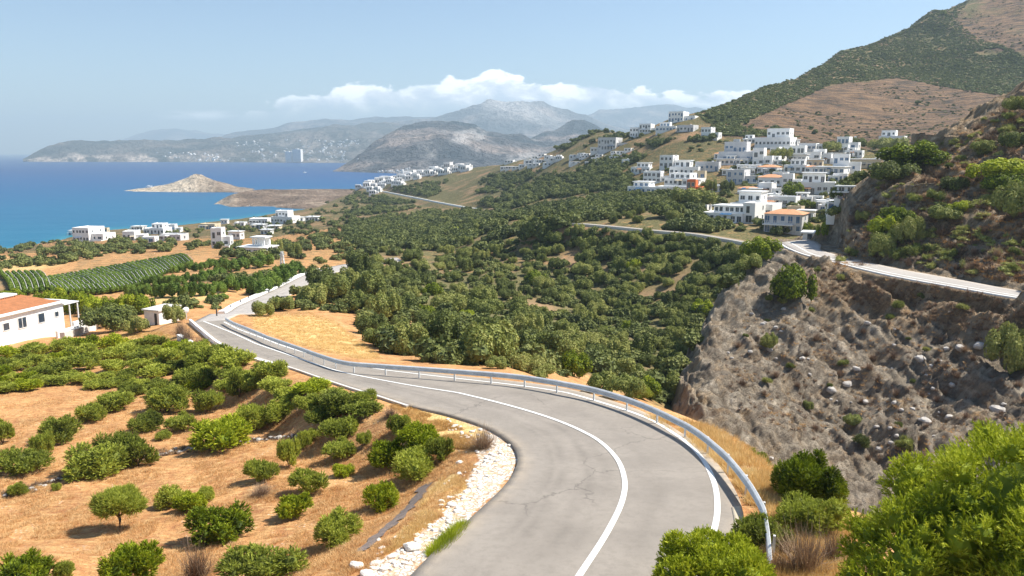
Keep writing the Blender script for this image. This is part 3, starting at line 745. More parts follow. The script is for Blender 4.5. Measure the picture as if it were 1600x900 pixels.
mound('rocky_headland', [(168,303.6,1085,303,1090),(185,304,1080,300,1100),(205,304,1070,296,1110),(235,304,1065,292.5,1120),(262,304,1060,288,1130),(284,304,1060,283,1135),(303,303.5,1060,275.5,1140),(312,303.5,1060,276.5,1140),(330,303,1060,282,1140),(352,302,1060,287,1150),(372,303,1040,293,1160),(400,306,1000,296,1150)],
      M['headland'], 200, 60, .16, .5, seed=31, convex=.75, pale=lambda u, v, T, Z: np.clip(1 - (u - 290) / 60, .15, 1) * .95)
mound('brown_headland', [(300,331.5,765,330,772),(318,332,760,328.5,780),(330,333,758,322,800),(345,334,750,312,860),(362,335,742,303,860),(385,336,735,298,900),(420,337,725,296.5,930),(470,338,700,296,950),(540,342,690,296,960),(600,345,680,295,980),(640,345,680,295,990)],
      M['headland'], 240, 90, .05, .3, seed=35, convex=.9, pale=lambda u, v, T, Z: np.clip(1 - (u - 335) / 45, 0, 1) * .5 + np.clip(1 - T * 9, 0, 1) * .5)
cliffs = lambda u, v, T, Z: np.clip((.30 - T) * 7, 0, 1) * np.clip(1.5 - u / 400, .45, 1) * np.clip(fbm(u / 14, T * 5, 0, 3, 5) * 1.6 + .6, 0, 1)
town = lambda u, v, T, Z: np.clip((.75 - T) * 3, 0, 1) * .35 * np.clip(fbm(u / 9, v / 5, 0, 3, 6) * 2 + .2, 0, 1)
mound('distant_cape', [(36,250.3,4350,249,4360),(46,251,4330,243,4400),(58,251,4310,236,4460),(75,251.3,4300,230,4520),(100,251.5,4290,224,4600),(140,252,4260,221,4700),(180,252,4250,221,4800),(260,253,4220,222,4900),(340,254,4150,218,4900),(420,255,4050,224,4900),(470,256,3900,232,4800),(560,258,3800,236,4700)],
      M['coastfar'], 300, 80, .10, .28, seed=41, pale=cliffs)
mound('distant_town_slope', [(300,254.5,4400,235,4700),(340,255,4350,222,5000),(400,256,4250,210,5400),(460,257,4100,203,5600),(520,258,4000,196,5700),(600,262,3700,196,5700),(700,270,3500,205,5600),(760,270,3500,215,5400)],
      M['coastfar'], 260, 80, .08, .25, seed=43, pale=town)
mound('blue_ridge', [(330,238,7200,222,8000),(350,238,7200,212,8200),(380,238,7200,205,8400),(420,238,7200,200,8500),(480,238,7200,191,8600),(560,238,7200,186,8700),(610,238,7200,185.5,8700),(660,238,7000,184,8600),(700,238,6800,182,8500),(760,236,6600,184,8300),(860,236,6600,190,8300)],
      M['mount'], 260, 70, .06, .3, seed=45)
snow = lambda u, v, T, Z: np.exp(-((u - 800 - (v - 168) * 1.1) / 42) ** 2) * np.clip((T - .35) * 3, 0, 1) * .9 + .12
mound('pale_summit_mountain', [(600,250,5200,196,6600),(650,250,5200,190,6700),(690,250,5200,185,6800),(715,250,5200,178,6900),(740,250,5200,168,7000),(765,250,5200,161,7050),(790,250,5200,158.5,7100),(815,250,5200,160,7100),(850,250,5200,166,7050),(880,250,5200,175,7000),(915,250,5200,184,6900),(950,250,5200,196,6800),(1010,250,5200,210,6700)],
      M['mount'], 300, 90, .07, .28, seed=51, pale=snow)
mound('far_right_ridge', [(860,240,8500,196,9800),(900,240,8500,182,9900),(940,240,8500,174,10000),(980,240,8500,168,10000),(1020,240,8500,165,10000),(1060,240,8500,167,10000),(1120,240,8500,175,9900),(1180,240,8500,185,9900)],
      M['mount'], 160, 50, .05, .3, seed=53)
mound('faint_far_range', [(150,240,12000,232,13000),(185,240,12000,222,13300),(215,240,12000,209,13400),(245,240,12000,203,13500),(275,240,12000,201,13500),(310,240,12000,206,13500),(345,240,12000,209,13500),(400,240,12000,214,13500),(460,240,12000,220,13500)],
      M['mount'], 160, 40, .05, .3, seed=55)
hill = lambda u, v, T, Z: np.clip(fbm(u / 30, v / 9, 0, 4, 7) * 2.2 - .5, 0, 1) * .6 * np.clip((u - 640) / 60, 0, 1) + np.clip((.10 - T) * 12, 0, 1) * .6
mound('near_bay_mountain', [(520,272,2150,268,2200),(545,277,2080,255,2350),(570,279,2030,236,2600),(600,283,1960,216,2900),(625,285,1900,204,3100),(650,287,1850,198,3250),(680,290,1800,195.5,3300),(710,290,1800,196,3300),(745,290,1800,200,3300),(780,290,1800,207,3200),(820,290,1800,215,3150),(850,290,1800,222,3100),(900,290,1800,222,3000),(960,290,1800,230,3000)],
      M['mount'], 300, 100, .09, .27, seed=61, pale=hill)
mound('dark_foothill', [(800,262,2700,232,3300),(840,262,2700,214,3600),(870,262,2700,202,3700),(895,262,2700,193,3800),(915,262,2700,194,3800),(945,262,2700,204,3700),(990,262,2700,216,3600),(1040,262,2700,225,3500)],
      M['mount'], 200, 70, .08, .28, seed=63)

# ------------------------------------------------------------------ camera, sun, sky, haze
cam = bpy.data.cameras.new('camera'); co = bpy.data.objects.new('camera', cam); COL.objects.link(co)
cam.sensor_width = 36; cam.lens = 36 * F / 1600; cam.clip_start = .5; cam.clip_end = 60000
co.location = (0, 0, LIFT); co.rotation_euler = (math.pi / 2 - PITCH, 0, 0); SC.camera = co
SUN_AZ = math.atan2(.22, .97); SUN_EL = radians(51)
sd = np.array([cos(SUN_EL) * cos(SUN_AZ), cos(SUN_EL) * sin(SUN_AZ), sin(SUN_EL)])
from mathutils import Vector
sl = bpy.data.lights.new('sun', 'SUN'); sl.energy = 5.0; sl.angle = radians(.53); sl.color = (1.0, .95, .86)
so = bpy.data.objects.new('sun', sl); COL.objects.link(so); so.location = (60, 20, 120)
so.rotation_euler = Vector(sd).to_track_quat('Z', 'Y').to_euler()
SC.view_settings.view_transform = 'Standard'; SC.view_settings.look = 'None'; SC.view_settings.gamma = 1
SC.view_settings.use_curve_mapping = False; SC.view_settings.exposure = 0.80
def build_world():
    w = bpy.data.worlds.new('World'); SC.world = w; w.use_nodes = True
    t = NT(w); bg = t.n['Background']
    sky = t.new('ShaderNodeTexSky', sky_type='NISHITA'); sky.sun_disc = False
    sky.sun_elevation = SUN_EL; sky.sun_rotation = math.pi / 2 - SUN_AZ
    sky.altitude = 50; sky.air_density = 1.0; sky.dust_density = .35; sky.ozone_density = 3.2
    tc = t.new('ShaderNodeTexCoord').outputs['Generated']
    sx = t.new('ShaderNodeSeparateXYZ'); t.link(tc, sx.inputs[0])
    X, Y, Z = sx.outputs
    az = t.math('DIVIDE', X, t.math('MAXIMUM', Y, .02)); hy = t.math('DIVIDE', Z, t.math('MAXIMUM', Y, .02))
    # a long bank of cumulus low over the mountains
    prof = t.new('ShaderNodeFloatCurve')
    cu = prof.mapping.curves[0]
    pts = [(350,182),(395,164),(430,150),(475,136),(520,130),(575,126),(640,119),(700,116),(740,110),(762,104),(785,97),(806,104),(830,117),(870,121),(905,116),(935,113),(960,125),(1020,128),(1070,130),(1130,131),(1180,134),(1210,150),(1240,186)]
    A = lambda u: ((u - 800) / F * .985 + .6) / 1.2
    Hh = lambda v: float(g_of(v)) / .14
    cu.points[0].location = (0, Hh(196)); cu.points[-1].location = (1, Hh(196))
    for (u, v) in pts: cu.points.new(A(u), Hh(v))
    prof.mapping.use_clip = False; prof.mapping.update()
    an = t.math('DIVIDE', t.math('ADD', az, .6), 1.2); t.link(an, prof.inputs['Value'])
    top = t.math('MULTIPLY', prof.outputs[0], .14)
    vc = t.new('ShaderNodeCombineXYZ'); t.link(az, vc.inputs[0]); t.link(t.math('MULTIPLY', hy, 1.9), vc.inputs[1])
    puff = t.noise(vc.outputs[0], 22, 8, .58, .3); puff2 = t.noise(vc.outputs[0], 9, 4, .55)
    vo = t.new('ShaderNodeTexVoronoi', feature='SMOOTH_F1'); vo.inputs['Scale'].default_value = 42; vo.inputs['Smoothness'].default_value = .5
    t.link(vc.outputs[0], vo.inputs['Vector'])
    edge = t.math('SUBTRACT', t.math('ADD', top, t.math('MULTIPLY', t.math('SUBTRACT', puff, .55), .052)), t.math('ADD', hy, t.math('MULTIPLY', vo.outputs['Distance'], .011)))
    dens = t.ramp(edge, [(0.0, 0.0), (.0035, 1.0)])
    low = t.ramp(hy, [(.035, 0.0), (.066, 1.0)])
    body = t.ramp(puff2, [(.25, .65), (.5, 1.0)])
    d = t.math('MULTIPLY', t.math('MULTIPLY', dens, low), body)
    # lit tops over greyer bases, with folds
    lit = t.math('ADD', t.math('MULTIPLY', t.math('SUBTRACT', puff, .5), 4.0), t.math('SUBTRACT', 1.0, t.math('MULTIPLY', edge, 17.0)))
    cc = t.ramp(lit, [(.0, (5.0, 6.0, 7.8)), (.40, (7.0, 7.7, 8.9)), (.70, (9.5, 9.7, 10.2)), (1.0, (15.0, 14.8, 14.6))])
    # a faint wisp to the left and thin veil
    vc2 = t.new('ShaderNodeCombineXYZ'); t.link(az, vc2.inputs[0]); t.link(t.math('MULTIPLY', hy, 7.0), vc2.inputs[1])
    wisp = t.math('MULTIPLY', t.ramp(t.noise(vc2.outputs[0], 11, 6, .6), [(.45, 0.0), (.62, 1.0)]),
                  t.math('MULTIPLY', t.ramp(t.math('ABSOLUTE', t.math('ADD', az, .40)), [(.02, .8), (.06, 0.0)]), t.ramp(t.math('ABSOLUTE', t.math('SUBTRACT', hy, .0455)), [(.002, 1.0), (.008, 0.0)])))
    d = t.math('MAXIMUM', d, wisp)
    c = t.mix(t.math('MULTIPLY', d, .97), sky.outputs[0], cc)
    t.link(c, bg.inputs['Color']); bg.inputs['Strength'].default_value = .086
    return sky
build_world()
def build_haze(dens):
    m = bpy.data.materials.new('haze_air'); m.use_nodes = True; n = m.node_tree
    for x in list(n.nodes): n.nodes.remove(x)
    out = n.nodes.new('ShaderNodeOutputMaterial'); pv = n.nodes.new('ShaderNodeVolumePrincipled')
    pv.inputs['Color'].default_value = (.66, .85, 1.0, 1); pv.inputs['Density'].default_value = dens; pv.inputs['Anisotropy'].default_value = 0.1
    n.links.new(pv.outputs[0], out.inputs['Volume'])
    b = MB().box(-17000, -400, SEA - 12 + LIFT, 17000, 16500, 740)
    o = b.build('haze', m); tag(o, kind='stuff')
HAZE = 1.5e-4
build_haze(HAZE)
# ------------------------------------------------------------------ foliage meshes
M['bush'] = m_leaf('heath_bush_leaf', [(.095, .115, .024), (.225, .26, .040), (.40, .435, .062), (.56, .58, .10)], .30)
M['bright'] = m_leaf('bright_bush_leaf', [(.045, .07, .006), (.17, .225, .012), (.37, .42, .022), (.62, .64, .06)], .25)
M['tree'] = m_leaf('evergreen_tree_leaf', [(.07, .085, .026), (.15, .18, .045), (.26, .285, .065), (.40, .39, .12)], .2, objrand=.7)
M['dry'] = m_leaf('dry_brown_twigs', [(.10, .065, .04), (.20, .13, .085), (.30, .20, .13), (.44, .32, .20)], .1)
M['straw'] = m_leaf('golden_dry_grass', [(.44, .26, .09), (.62, .40, .15), (.76, .54, .23), (.86, .70, .38)], .2)
M['fieldgrass'] = m_leaf('dry_field_grass', [(.38, .19, .075), (.54, .29, .11), (.66, .41, .18), (.76, .55, .29)], .15)
M['hedge'] = m_leaf('orchard_leaf', [(.06, .10, .02), (.12, .19, .03), (.19, .27, .04), (.29, .36, .07)], .2)
def rot_from(d, r):
    """two unit vectors across direction d (n,3)"""
    a = np.cross(d, r.normal(size=d.shape)); a /= np.linalg.norm(a, axis=1)[:, None] + 1e-9
    return a, np.cross(d, a)
def lobes(r, n, w, h, flat=.9):
    L = []
    for i in range(n):
        a = 2 * math.pi * (i * (1 if n < 10 else 2.4) + r.uniform(-.3, .3)) / max(n - 1, 1); q = 0 if i == 0 else r.uniform(.12, .40) * w
        rad = w * (r.uniform(.14, .28) if i else .28) * (1.0 if n < 10 else .80)
        L.append((q * cos(a), q * sin(a), h * (r.uniform(.30, .68) if i else .56), rad, rad * r.uniform(.8, 1.1), h * r.uniform(.28, .44)))
    return np.array(L)
def lobe_points(r, L, n, low=-.35, keep=.75):
    """points spread over the union of the lobes, with outward normals"""
    area = L[:, 3] * L[:, 5]; k = r.choice(len(L), n * 3, p=area / area.sum())
    d = r.normal(size=(n * 3, 3)); d /= np.linalg.norm(d, axis=1)[:, None]
    m = d[:, 2] > low; d = d[m]; k = k[m]
    s = r.uniform(.86, 1.04, len(d))[:, None] * (1 + .10 * vnoise(d[:, 0] * 3 + k, d[:, 1] * 3, d[:, 2] * 3)[:, None])
    P = L[k, :3] + d * L[k, 3:6] * s
    inside = np.zeros(len(P), bool)
    for j in range(len(L)):
        q = ((P - L[j, :3]) / L[j, 3:6]) ** 2
        inside |= (q.sum(1) < keep) & (k != j)
    P, d, k = P[~inside], d[~inside], k[~inside]
    nn = d / L[k, 3:6]; nn /= np.linalg.norm(nn, axis=1)[:, None]
    m = P[:, 2] > .02; P, nn = P[m][:n], nn[m][:n]
    return P, nn
def core(L, f=.80, nu=9, nv=6):
    V, Fc = [], []
    for l in L:
        b = len(V)
        for i in range(nv):
            ph = -math.pi / 2 + math.pi * i / (nv - 1)
            for j in range(nu):
                th = 2 * math.pi * j / nu
                V.append((l[0] + f * l[3] * cos(ph) * cos(th), l[1] + f * l[4] * cos(ph) * sin(th), max(.01, l[2] + f * l[5] * sin(ph))))
        for i in range(nv - 1):
            for j in range(nu):
                j2 = (j + 1) % nu
                Fc.append((b + i * nu + j, b + i * nu + j2, b + (i + 1) * nu + j2)); Fc.append((b + i * nu + j, b + (i + 1) * nu + j2, b + (i + 1) * nu + j))
    return np.array(V), np.array(Fc)
def tuft_arrays(seed, w, h, n, blades, ln, bw, nl=6, up=.75, spread=.45, L=None, f=.78, low=-.35, keep=.75):
    """needle-leaved bush: each tuft is a spray of narrow blades growing up and out"""
    r = np.random.default_rng(seed)
    L = lobes(r, nl, w, h) if L is None else L
    P, N = lobe_points(r, L, n, low, keep)
    n = len(P)
    D = N * 1.0 + np.array([0, 0, up]) + r.normal(size=N.shape) * .25; D /= np.linalg.norm(D, axis=1)[:, None]
    P = P - D * ln * .5
    tone = r.uniform(0, 1, n)
    P = np.repeat(P, blades, 0); D = np.repeat(D, blades, 0); tone = np.repeat(tone, blades)
    D = D + r.normal(size=D.shape) * spread; D /= np.linalg.norm(D, axis=1)[:, None]
    a, _ = rot_from(D, r); l = ln * r.uniform(.6, 1.3, len(P))[:, None] * np.repeat(np.where(r.uniform(size=n) < .10, 1.7, 1.0), blades)[:, None]; P = P + r.normal(size=P.shape) * ln * .12
    tone = tone * .7 + r.uniform(0, .3, len(P))
    V = np.stack([P - a * bw / 2, P + a * bw / 2, P + D * l * .6 + a * bw * .42, P + D * l, P + D * l * .6 - a * bw * .42], 1).reshape(-1, 3)
    i = np.arange(len(P))[:, None] * 5
    Fc = np.vstack([i + np.array([[0, 1, 2]]), i + np.array([[0, 2, 4]]), i + np.array([[4, 2, 3]])])
    tv = np.repeat(tone, 5)
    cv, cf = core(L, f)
    Fc = np.vstack([Fc, cf + len(V)]); V = np.vstack([V, cv]); tv = np.r_[tv, np.full(len(cv), .15)]  # inner core gets a dark tone: crown shade put into the colour
    return V, Fc, tv
def leaf_arrays(seed, w, h, n, size, nl=7, L=None, f=.80, low=-.5, jit=.7, keep=.75):
    """broad-leaved crown: small leaf clumps as bent quads"""
    r = np.random.default_rng(seed)
    L = lobes(r, nl, w, h) if L is None else L
    P, N = lobe_points(r, L, n, low, keep); n = len(P)
    N = N + np.array([0, 0, .25]) + r.normal(size=N.shape) * jit; N /= np.linalg.norm(N, axis=1)[:, None]
    a, b = rot_from(N, r); s = size * r.uniform(.55, 1.25, n)[:, None]
    V = np.stack([P - a * s * .5 , P - b * s * .36 + N * s * .12, P + a * s * .5, P + b * s * .36 + N * s * .12], 1).reshape(-1, 3)
    i = np.arange(n)[:, None] * 4
    Fc = np.vstack([i + np.array([[0, 1, 2]]), i + np.array([[0, 2, 3]])])
    tv = np.repeat(r.uniform(0, 1, n), 4)
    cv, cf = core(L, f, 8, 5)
    return np.vstack([V, cv]), np.vstack([Fc, cf + len(V)]), np.r_[tv, np.full(len(cv), .15)]  # core toned darker, standing in for shade inside the crown
def sprig_arrays(seed, w, h, n, needles, ln, nlen, bw, nl=12, L=None, f=.74, low=-.45, up=.5, splay=.38, keep=.9):
    """needle bush made of finger-like sprigs: needles set along a short twig"""
    r = np.random.default_rng(seed)
    L = lobes(r, nl, w, h) if L is None else L
    P, N = lobe_points(r, L, n, low, keep); n = len(P)
    D = N + np.array([0, 0, up]) + r.normal(size=N.shape) * .22; D /= np.linalg.norm(D, axis=1)[:, None]
    l = ln * r.uniform(.6, 1.2, n) * np.where(r.uniform(size=n) < .12, 1.6, 1.0)
    P = P - D * (l * .55)[:, None]; tone = r.uniform(0, .75, n)
    k = needles; t = np.tile(np.linspace(0, .85, k), n); Q = np.repeat(P, k, 0) + np.repeat(D * l[:, None], k, 0) * t[:, None]
    E = np.repeat(D, k, 0) + r.normal(size=Q.shape) * splay; E /= np.linalg.norm(E, axis=1)[:, None]
    a, _ = rot_from(E, r); m = (nlen * r.uniform(.7, 1.2, len(Q)))[:, None]
    V = np.stack([Q - a * bw * .35, Q + a * bw * .35, Q + E * m * .5 + a * bw * .5, Q + E * m, Q + E * m * .5 - a * bw * .5], 1).reshape(-1, 3)
    i = np.arange(len(Q))[:, None] * 5
    Fc = np.vstack([i + np.array([[0, 1, 2]]), i + np.array([[0, 2, 4]]), i + np.array([[4, 2, 3]])])
    tv = np.repeat(np.clip(np.repeat(tone, k) + .25 * t + r.uniform(0, .1, len(Q)), 0, 1), 5)
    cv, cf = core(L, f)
    return np.vstack([V, cv]), np.vstack([Fc, cf + len(V)]), np.r_[tv, np.full(len(cv), .05)]  # core toned darkest: painted shade behind the sprigs
def twig_arrays(seed, w, h, n, bw=.012, seg=3):
    r = np.random.default_rng(seed); V = []; Fc = []; tv = []
    for k in range(n):
        a = r.uniform(0, 2 * math.pi); el = r.uniform(.25, 1.45); rr = w * .5 * r.uniform(.6, 1.05)
        p = np.array([r.normal() * w * .06, r.normal() * w * .06, 0.02]); d = np.array([cos(a) * cos(el), sin(a) * cos(el), sin(el) * h / w * 1.9])
        side = np.cross(d, (0, 0, 1)); side /= np.linalg.norm(side) + 1e-6; tn = r.uniform()
        b = len(V)
        for s in range(seg + 1):
            ww = bw * (1 - s / (seg + .6)); V += [p - side * ww, p + side * ww]; tv += [tn, tn]
            p = p + d * rr / seg + r.normal(size=3) * rr * .09
            p[2] = max(p[2], .02)
        for s in range(seg):
            q = b + 2 * s; Fc += [(q, q + 1, q + 3), (q, q + 3, q + 2)]
    return np.array(V), np.array(Fc), np.array(tv)
def to_mesh(name, A, mat):
    return raw_mesh(name, A[0], A[1], [mat], False, attrs=dict(tone=('POINT', A[2])))
def stems_mesh(name, seed, w, h, n=6, r0=.03):
    r = np.random.default_rng(seed); m = MB()
    for k in range(n):
        a = 2 * math.pi * k / n + r.uniform(-.4, .4); q = w * r.uniform(.15, .30)
        m.tube([(0, 0, -.05), (q * .35 * cos(a), q * .35 * sin(a), h * .25), (q * cos(a), q * sin(a), h * .62)], [r0, r0 * .7, r0 * .3], 5)
    return raw_mesh(name, m.v, m.f, [M['wood']], True)

# near bushes: unit about 2 m wide and 1.2 m tall
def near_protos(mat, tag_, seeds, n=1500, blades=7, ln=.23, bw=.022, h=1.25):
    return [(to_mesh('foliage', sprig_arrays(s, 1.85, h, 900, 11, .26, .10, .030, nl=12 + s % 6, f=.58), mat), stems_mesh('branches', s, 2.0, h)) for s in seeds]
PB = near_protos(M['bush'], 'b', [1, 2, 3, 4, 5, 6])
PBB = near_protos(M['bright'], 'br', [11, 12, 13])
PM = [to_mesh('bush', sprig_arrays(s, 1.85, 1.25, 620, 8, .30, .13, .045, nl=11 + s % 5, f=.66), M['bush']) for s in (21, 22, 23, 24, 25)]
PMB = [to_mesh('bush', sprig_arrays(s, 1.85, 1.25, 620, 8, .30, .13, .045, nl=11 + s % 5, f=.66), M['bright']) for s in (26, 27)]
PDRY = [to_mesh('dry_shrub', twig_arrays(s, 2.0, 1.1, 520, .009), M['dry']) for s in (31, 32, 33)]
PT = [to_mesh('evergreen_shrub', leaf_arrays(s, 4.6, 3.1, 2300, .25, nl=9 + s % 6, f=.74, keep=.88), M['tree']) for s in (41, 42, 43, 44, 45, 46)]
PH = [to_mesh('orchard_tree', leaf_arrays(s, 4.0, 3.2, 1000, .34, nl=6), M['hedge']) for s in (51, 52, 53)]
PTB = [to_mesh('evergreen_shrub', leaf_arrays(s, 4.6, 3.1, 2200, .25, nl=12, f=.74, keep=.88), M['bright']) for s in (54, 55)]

def ground(us, vs, **k): return hit(us, vs, **k)
PLACED = []           # (u, v, w) of everything planted, to keep plants apart
# (u, bottom v, width px, height px, proto kind, label)
NEAR = [
 (40,925,125,70,'bb','bright green bush cut off by the bottom left corner of the photo'),
 (98,915,44,46,'b','small dark bush touching the right side of the corner bush'),
 (208,925,110,90,'bb','bright yellow-green bush at the bottom edge below the little round tree'),
 (345,852,128,66,'bb','broad pale green bush standing just above the brown twiggy shrub'),
 (408,925,150,75,'b','wide green bush at the bottom edge beside the brown twiggy shrub'),
 (268,800,66,46,'b','dark bush on the left of the clump with a bright middle'),
 (298,806,62,46,'bb','bright middle bush of the low clump casting a shadow to its left'),
 (325,786,36,30,'b','small dark bush on the right end of the low clump'),
 (348,708,112,56,'bb','bright green broad bush right behind the old dry stone line'),
 (460,816,72,54,'bb','bright round bush left of the big bush near the road stones'),
 (482,778,72,54,'b','rounded bush directly above the bright round one'),
 (521,866,106,76,'b','large dark green bush nearest the white road stones'),
 (597,806,76,62,'bb','fresh green bush at the foot of the dark asphalt drain'),
 (408,757,58,48,'b','small bush on its own with a dark dry base'),
 (452,740,44,58,'b','narrow upright bush leaning beside the old stone line'),
 (474,706,32,36,'b','tiny dark bush tucked behind the narrow upright one'),
 (188,730,76,64,'b','round bush forming the upper part of the double clump'),
 (215,738,66,56,'b','darker bush forming the right part of the double clump'),
 (150,750,118,46,'b','long low bush below the double clump'),
 (35,746,95,60,'b','wide bush at the left edge in front of the stone line'),
 (5,700,50,46,'b','bush half cut off by the left edge of the photo'),
 (90,700,80,56,'b','dome shaped brownish green bush alone on bare soil'),
 (68,722,44,50,'b','bush rising behind the wide left edge bush'),
 (30,778,38,30,'b','little round bush by the left end of the stone line'),
 (88,768,20,16,'b','very small tuft just above the stone line on the left'),
 (232,680,62,42,'b','squat bush left of the pair on the second terrace'),
 (286,678,60,36,'b','low bush right of the pair on the second terrace'),
 (258,688,30,18,'b','tiny grey green tuft below the squat bush'),
 (398,682,66,58,'b','dark tall bush left of the path of bare soil'),
 (434,662,62,44,'b','dark bush touching the tall one on its right'),
 (142,664,58,40,'b','bush at the lower end of the slanting row'),
 (178,648,72,42,'b','bush in the middle of the slanting row'),
 (205,626,44,30,'b','small bush at the upper end of the slanting row'),
 (262,652,84,56,'b','broad dark bush above the terrace pair'),
 (326,650,58,46,'b','round bush right of the broad dark one'),
 (374,628,48,50,'b','compact dark bush below the dense scrub'),
 (309,612,66,44,'b','grey green bush at the lower edge of the dense scrub'),
 (532,690,74,46,'b','bush with a flat top above the pair by the golden grass'),
 (534,722,68,38,'b','pale low bush below the flat topped one'),
 (537,745,44,16,'bb','bright flat cushion shaped tuft'),
 (569,703,30,32,'b','small round bush between the flat topped bush and the big clump'),
 (490,692,30,24,'b','small dark bush left of the flat topped bush'),
 (625,684,50,42,'b','dark rounded bush at the top of the big clump by the bend'),
 (655,712,84,58,'bb','bright bush in the middle of the big clump by the bend'),
 (688,728,52,50,'b','green bush at the right edge of the big clump by the bend'),
 (604,740,72,62,'bb','yellow green bush at the left of the big clump by the bend'),
 (648,760,92,68,'b','largest bush at the bottom of the big clump by the bend'),
 (530,652,62,40,'b','bush close to the road kerb above the bare gap'),
 (570,640,52,36,'b','greyish bush nearest the road kerb above the golden grass'),
 (505,668,60,40,'b','bush just left of the bare soil gap'),
]
def place_near(e, k):
    u, vb, wp, hp, kind, label = e
    p = ground(u, vb - .16 * hp, y1=120)[0]
    s = p[1] * 1.0 / F
    wp, hp = wp * .93, hp * .93; wm = wp * s; hm = max(.45 * wm, (hp - .20 * wp) * s * 1.05)
    foliage, stems = (PBB if kind == 'bb' else PB)[k % (3 if kind == 'bb' else 6)]
    r = empty('bush', W((p[0], p[1], p[2] - .03)), random.uniform(0, 6.28))
    r.scale = (wm / 2.0 * 1.0, wm / 2.0 * random.uniform(.85, 1.0), hm / 1.25)
    link('foliage', foliage, r); link('branches', stems, r)
    tag(r, label, 'bush', 'bushes on the dry orange field')
    PLACED.append((u, vb, wp))
for k, e in enumerate(NEAR): place_near(e, k)
# the little tree with a visible trunk
def small_tree():
    p = ground(187, 826, y1=120)[0]; r = empty('small_tree', W(p)); tag(r, 'little round tree with a thin bare trunk and a shadow to its lower left', 'tree')
    L = np.array([(0, 0, 1.15, .62, .6, .40), (-.55, .1, .95, .42, .4, .34), (.55, 0, .95, .45, .42, .33), (.2, .3, 1.2, .4, .4, .3), (-.2, -.35, .95, .42, .4, .28)])
    link('crown', to_mesh('crown', tuft_arrays(71, 2, 1.5, 1500, 6, .16, .018, L=L, low=-.9), M['bush']), r)
    m = MB(); m.tube([(0, 0, -.1), (.04, 0, .35), (-.03, .02, .8), (0, 0, 1.15)], [.06, .05, .04, .02], 7)
    for a in (0.3, 1.9, 3.2, 4.6): m.tube([(.02, 0, .45), (.25 * cos(a), .25 * sin(a), .75), (.5 * cos(a), .5 * sin(a), .98)], [.035, .025, .012], 5)
    m.build('trunk', M['wood'], r, True); r.scale = (1.05, 1.05, 1.05)
small_tree()
def dry_shrub(u, vb, wp, hp, label, k, sc=1):
    p = ground(u, vb, y1=200)[0]; s = p[1] / F
    o = link('dry_shrub', PDRY[k % 3]); o.location = W((p[0], p[1], p[2] - .02)); o.scale = (wp * s / 1.9, wp * s / 1.9, max(.3, hp * s / 1.0)); o.rotation_euler[2] = k * 1.3
    tag(o, label, 'shrub', 'dry brown shrubs')
for k, e in enumerate([(308,905,95,60,'brown leafless twiggy shrub between the pale bush and the bottom edge'), (1255,900,130,90,'brown tangle of dry twigs left of the huge bright bush'),
    (1215,900,70,40,'low dry twigs in front of the bottom bright bush'), (610,652,44,18,'dark grey dry shrub by the road verge above the big clump'), (755,700,75,36,'rust brown shrub on the verge inside the bend'),
    (408,774,60,20,'dry twigs under the small lone bush'), (1365,905,70,46,'dry pale stalks at the foot of the huge bright bush'), (120,560,50,18,'dry brown shrub under the low wall of the white house')]):
    dry_shrub(*e, k)

# dense scrub band under the white house and beside the road
def scatter(poly, n, wfun, rnd, sp=.62, vasp=.5, avoid=(), tries=12000, y1=1400):
    us = [p[0] for p in poly]; vs = [p[1] for p in poly]
    U = rnd.uniform(min(us), max(us), tries); V_ = rnd.uniform(min(vs), max(vs), tries)
    m = inpoly(U, V_, poly)
    for a in avoid: m &= ~inpoly(U, V_, a)
    U, V_ = U[m], V_[m]; H = hit(U, V_, y1=y1)
    out = []
    for u, v, h in zip(U, V_, H):
        w = wfun(u, v, h, rnd)
        wp = w * F / h[1]
        if all(abs(u - o[0]) > sp * (wp + o[2]) / 2 or abs(v - o[1]) > sp * vasp * (wp + o[2]) / 2 for o in out):
            out.append((u, v, wp, w, h))
            if len(out) >= n: break
    return out
rn = np.random.default_rng(101)
D1 = [(-60,560),(0,556),(80,552),(140,545),(210,545),(290,545),(330,556),(360,568),(430,592),(500,614),(590,650),(560,650),(470,642),(420,622),(330,606),(250,618),(120,606),(0,618),(-60,620)]
DL = [((-60,100), 'bush of the dense green scrub at the left edge below the white house'), ((100,200), 'bush of the dense scrub below the low wall of the white house'),
      ((200,320), 'bush of the dense scrub below the dry yellow patch'), ((320,430), 'bush of the dense scrub at the foot of the white roadside wall'), ((430,700), 'bush of the dense scrub strip along the road kerb')]
pts = scatter(D1, 235, lambda u, v, h, r: r.uniform(2.0, 3.3) if v < 590 else r.uniform(1.6, 2.5), rn, sp=.56, vasp=.42, y1=120)
for k, (u, v, wp, w, h) in enumerate(sorted(pts, key=lambda q: q[1])):
    br = rn.uniform() < .22
    o = link('bush', (PMB if br else PM)[k % (2 if br else 5)]); o.location = W((h[0], h[1], h[2] - .05))
    o.scale = (w / 2, w / 2, rn.uniform(.7, 1.15) * w / 2 * .72); o.rotation_euler[2] = rn.uniform(0, 6.28)
    lab = [l for (a, l) in DL if a[0] <= u < a[1]][0]
    tag(o, ('bright ' if br else 'dark ') + lab, 'bush', lab.replace('bush', ('bright' if br else 'dark') + ' bushes', 1))
print('dense', len(pts))

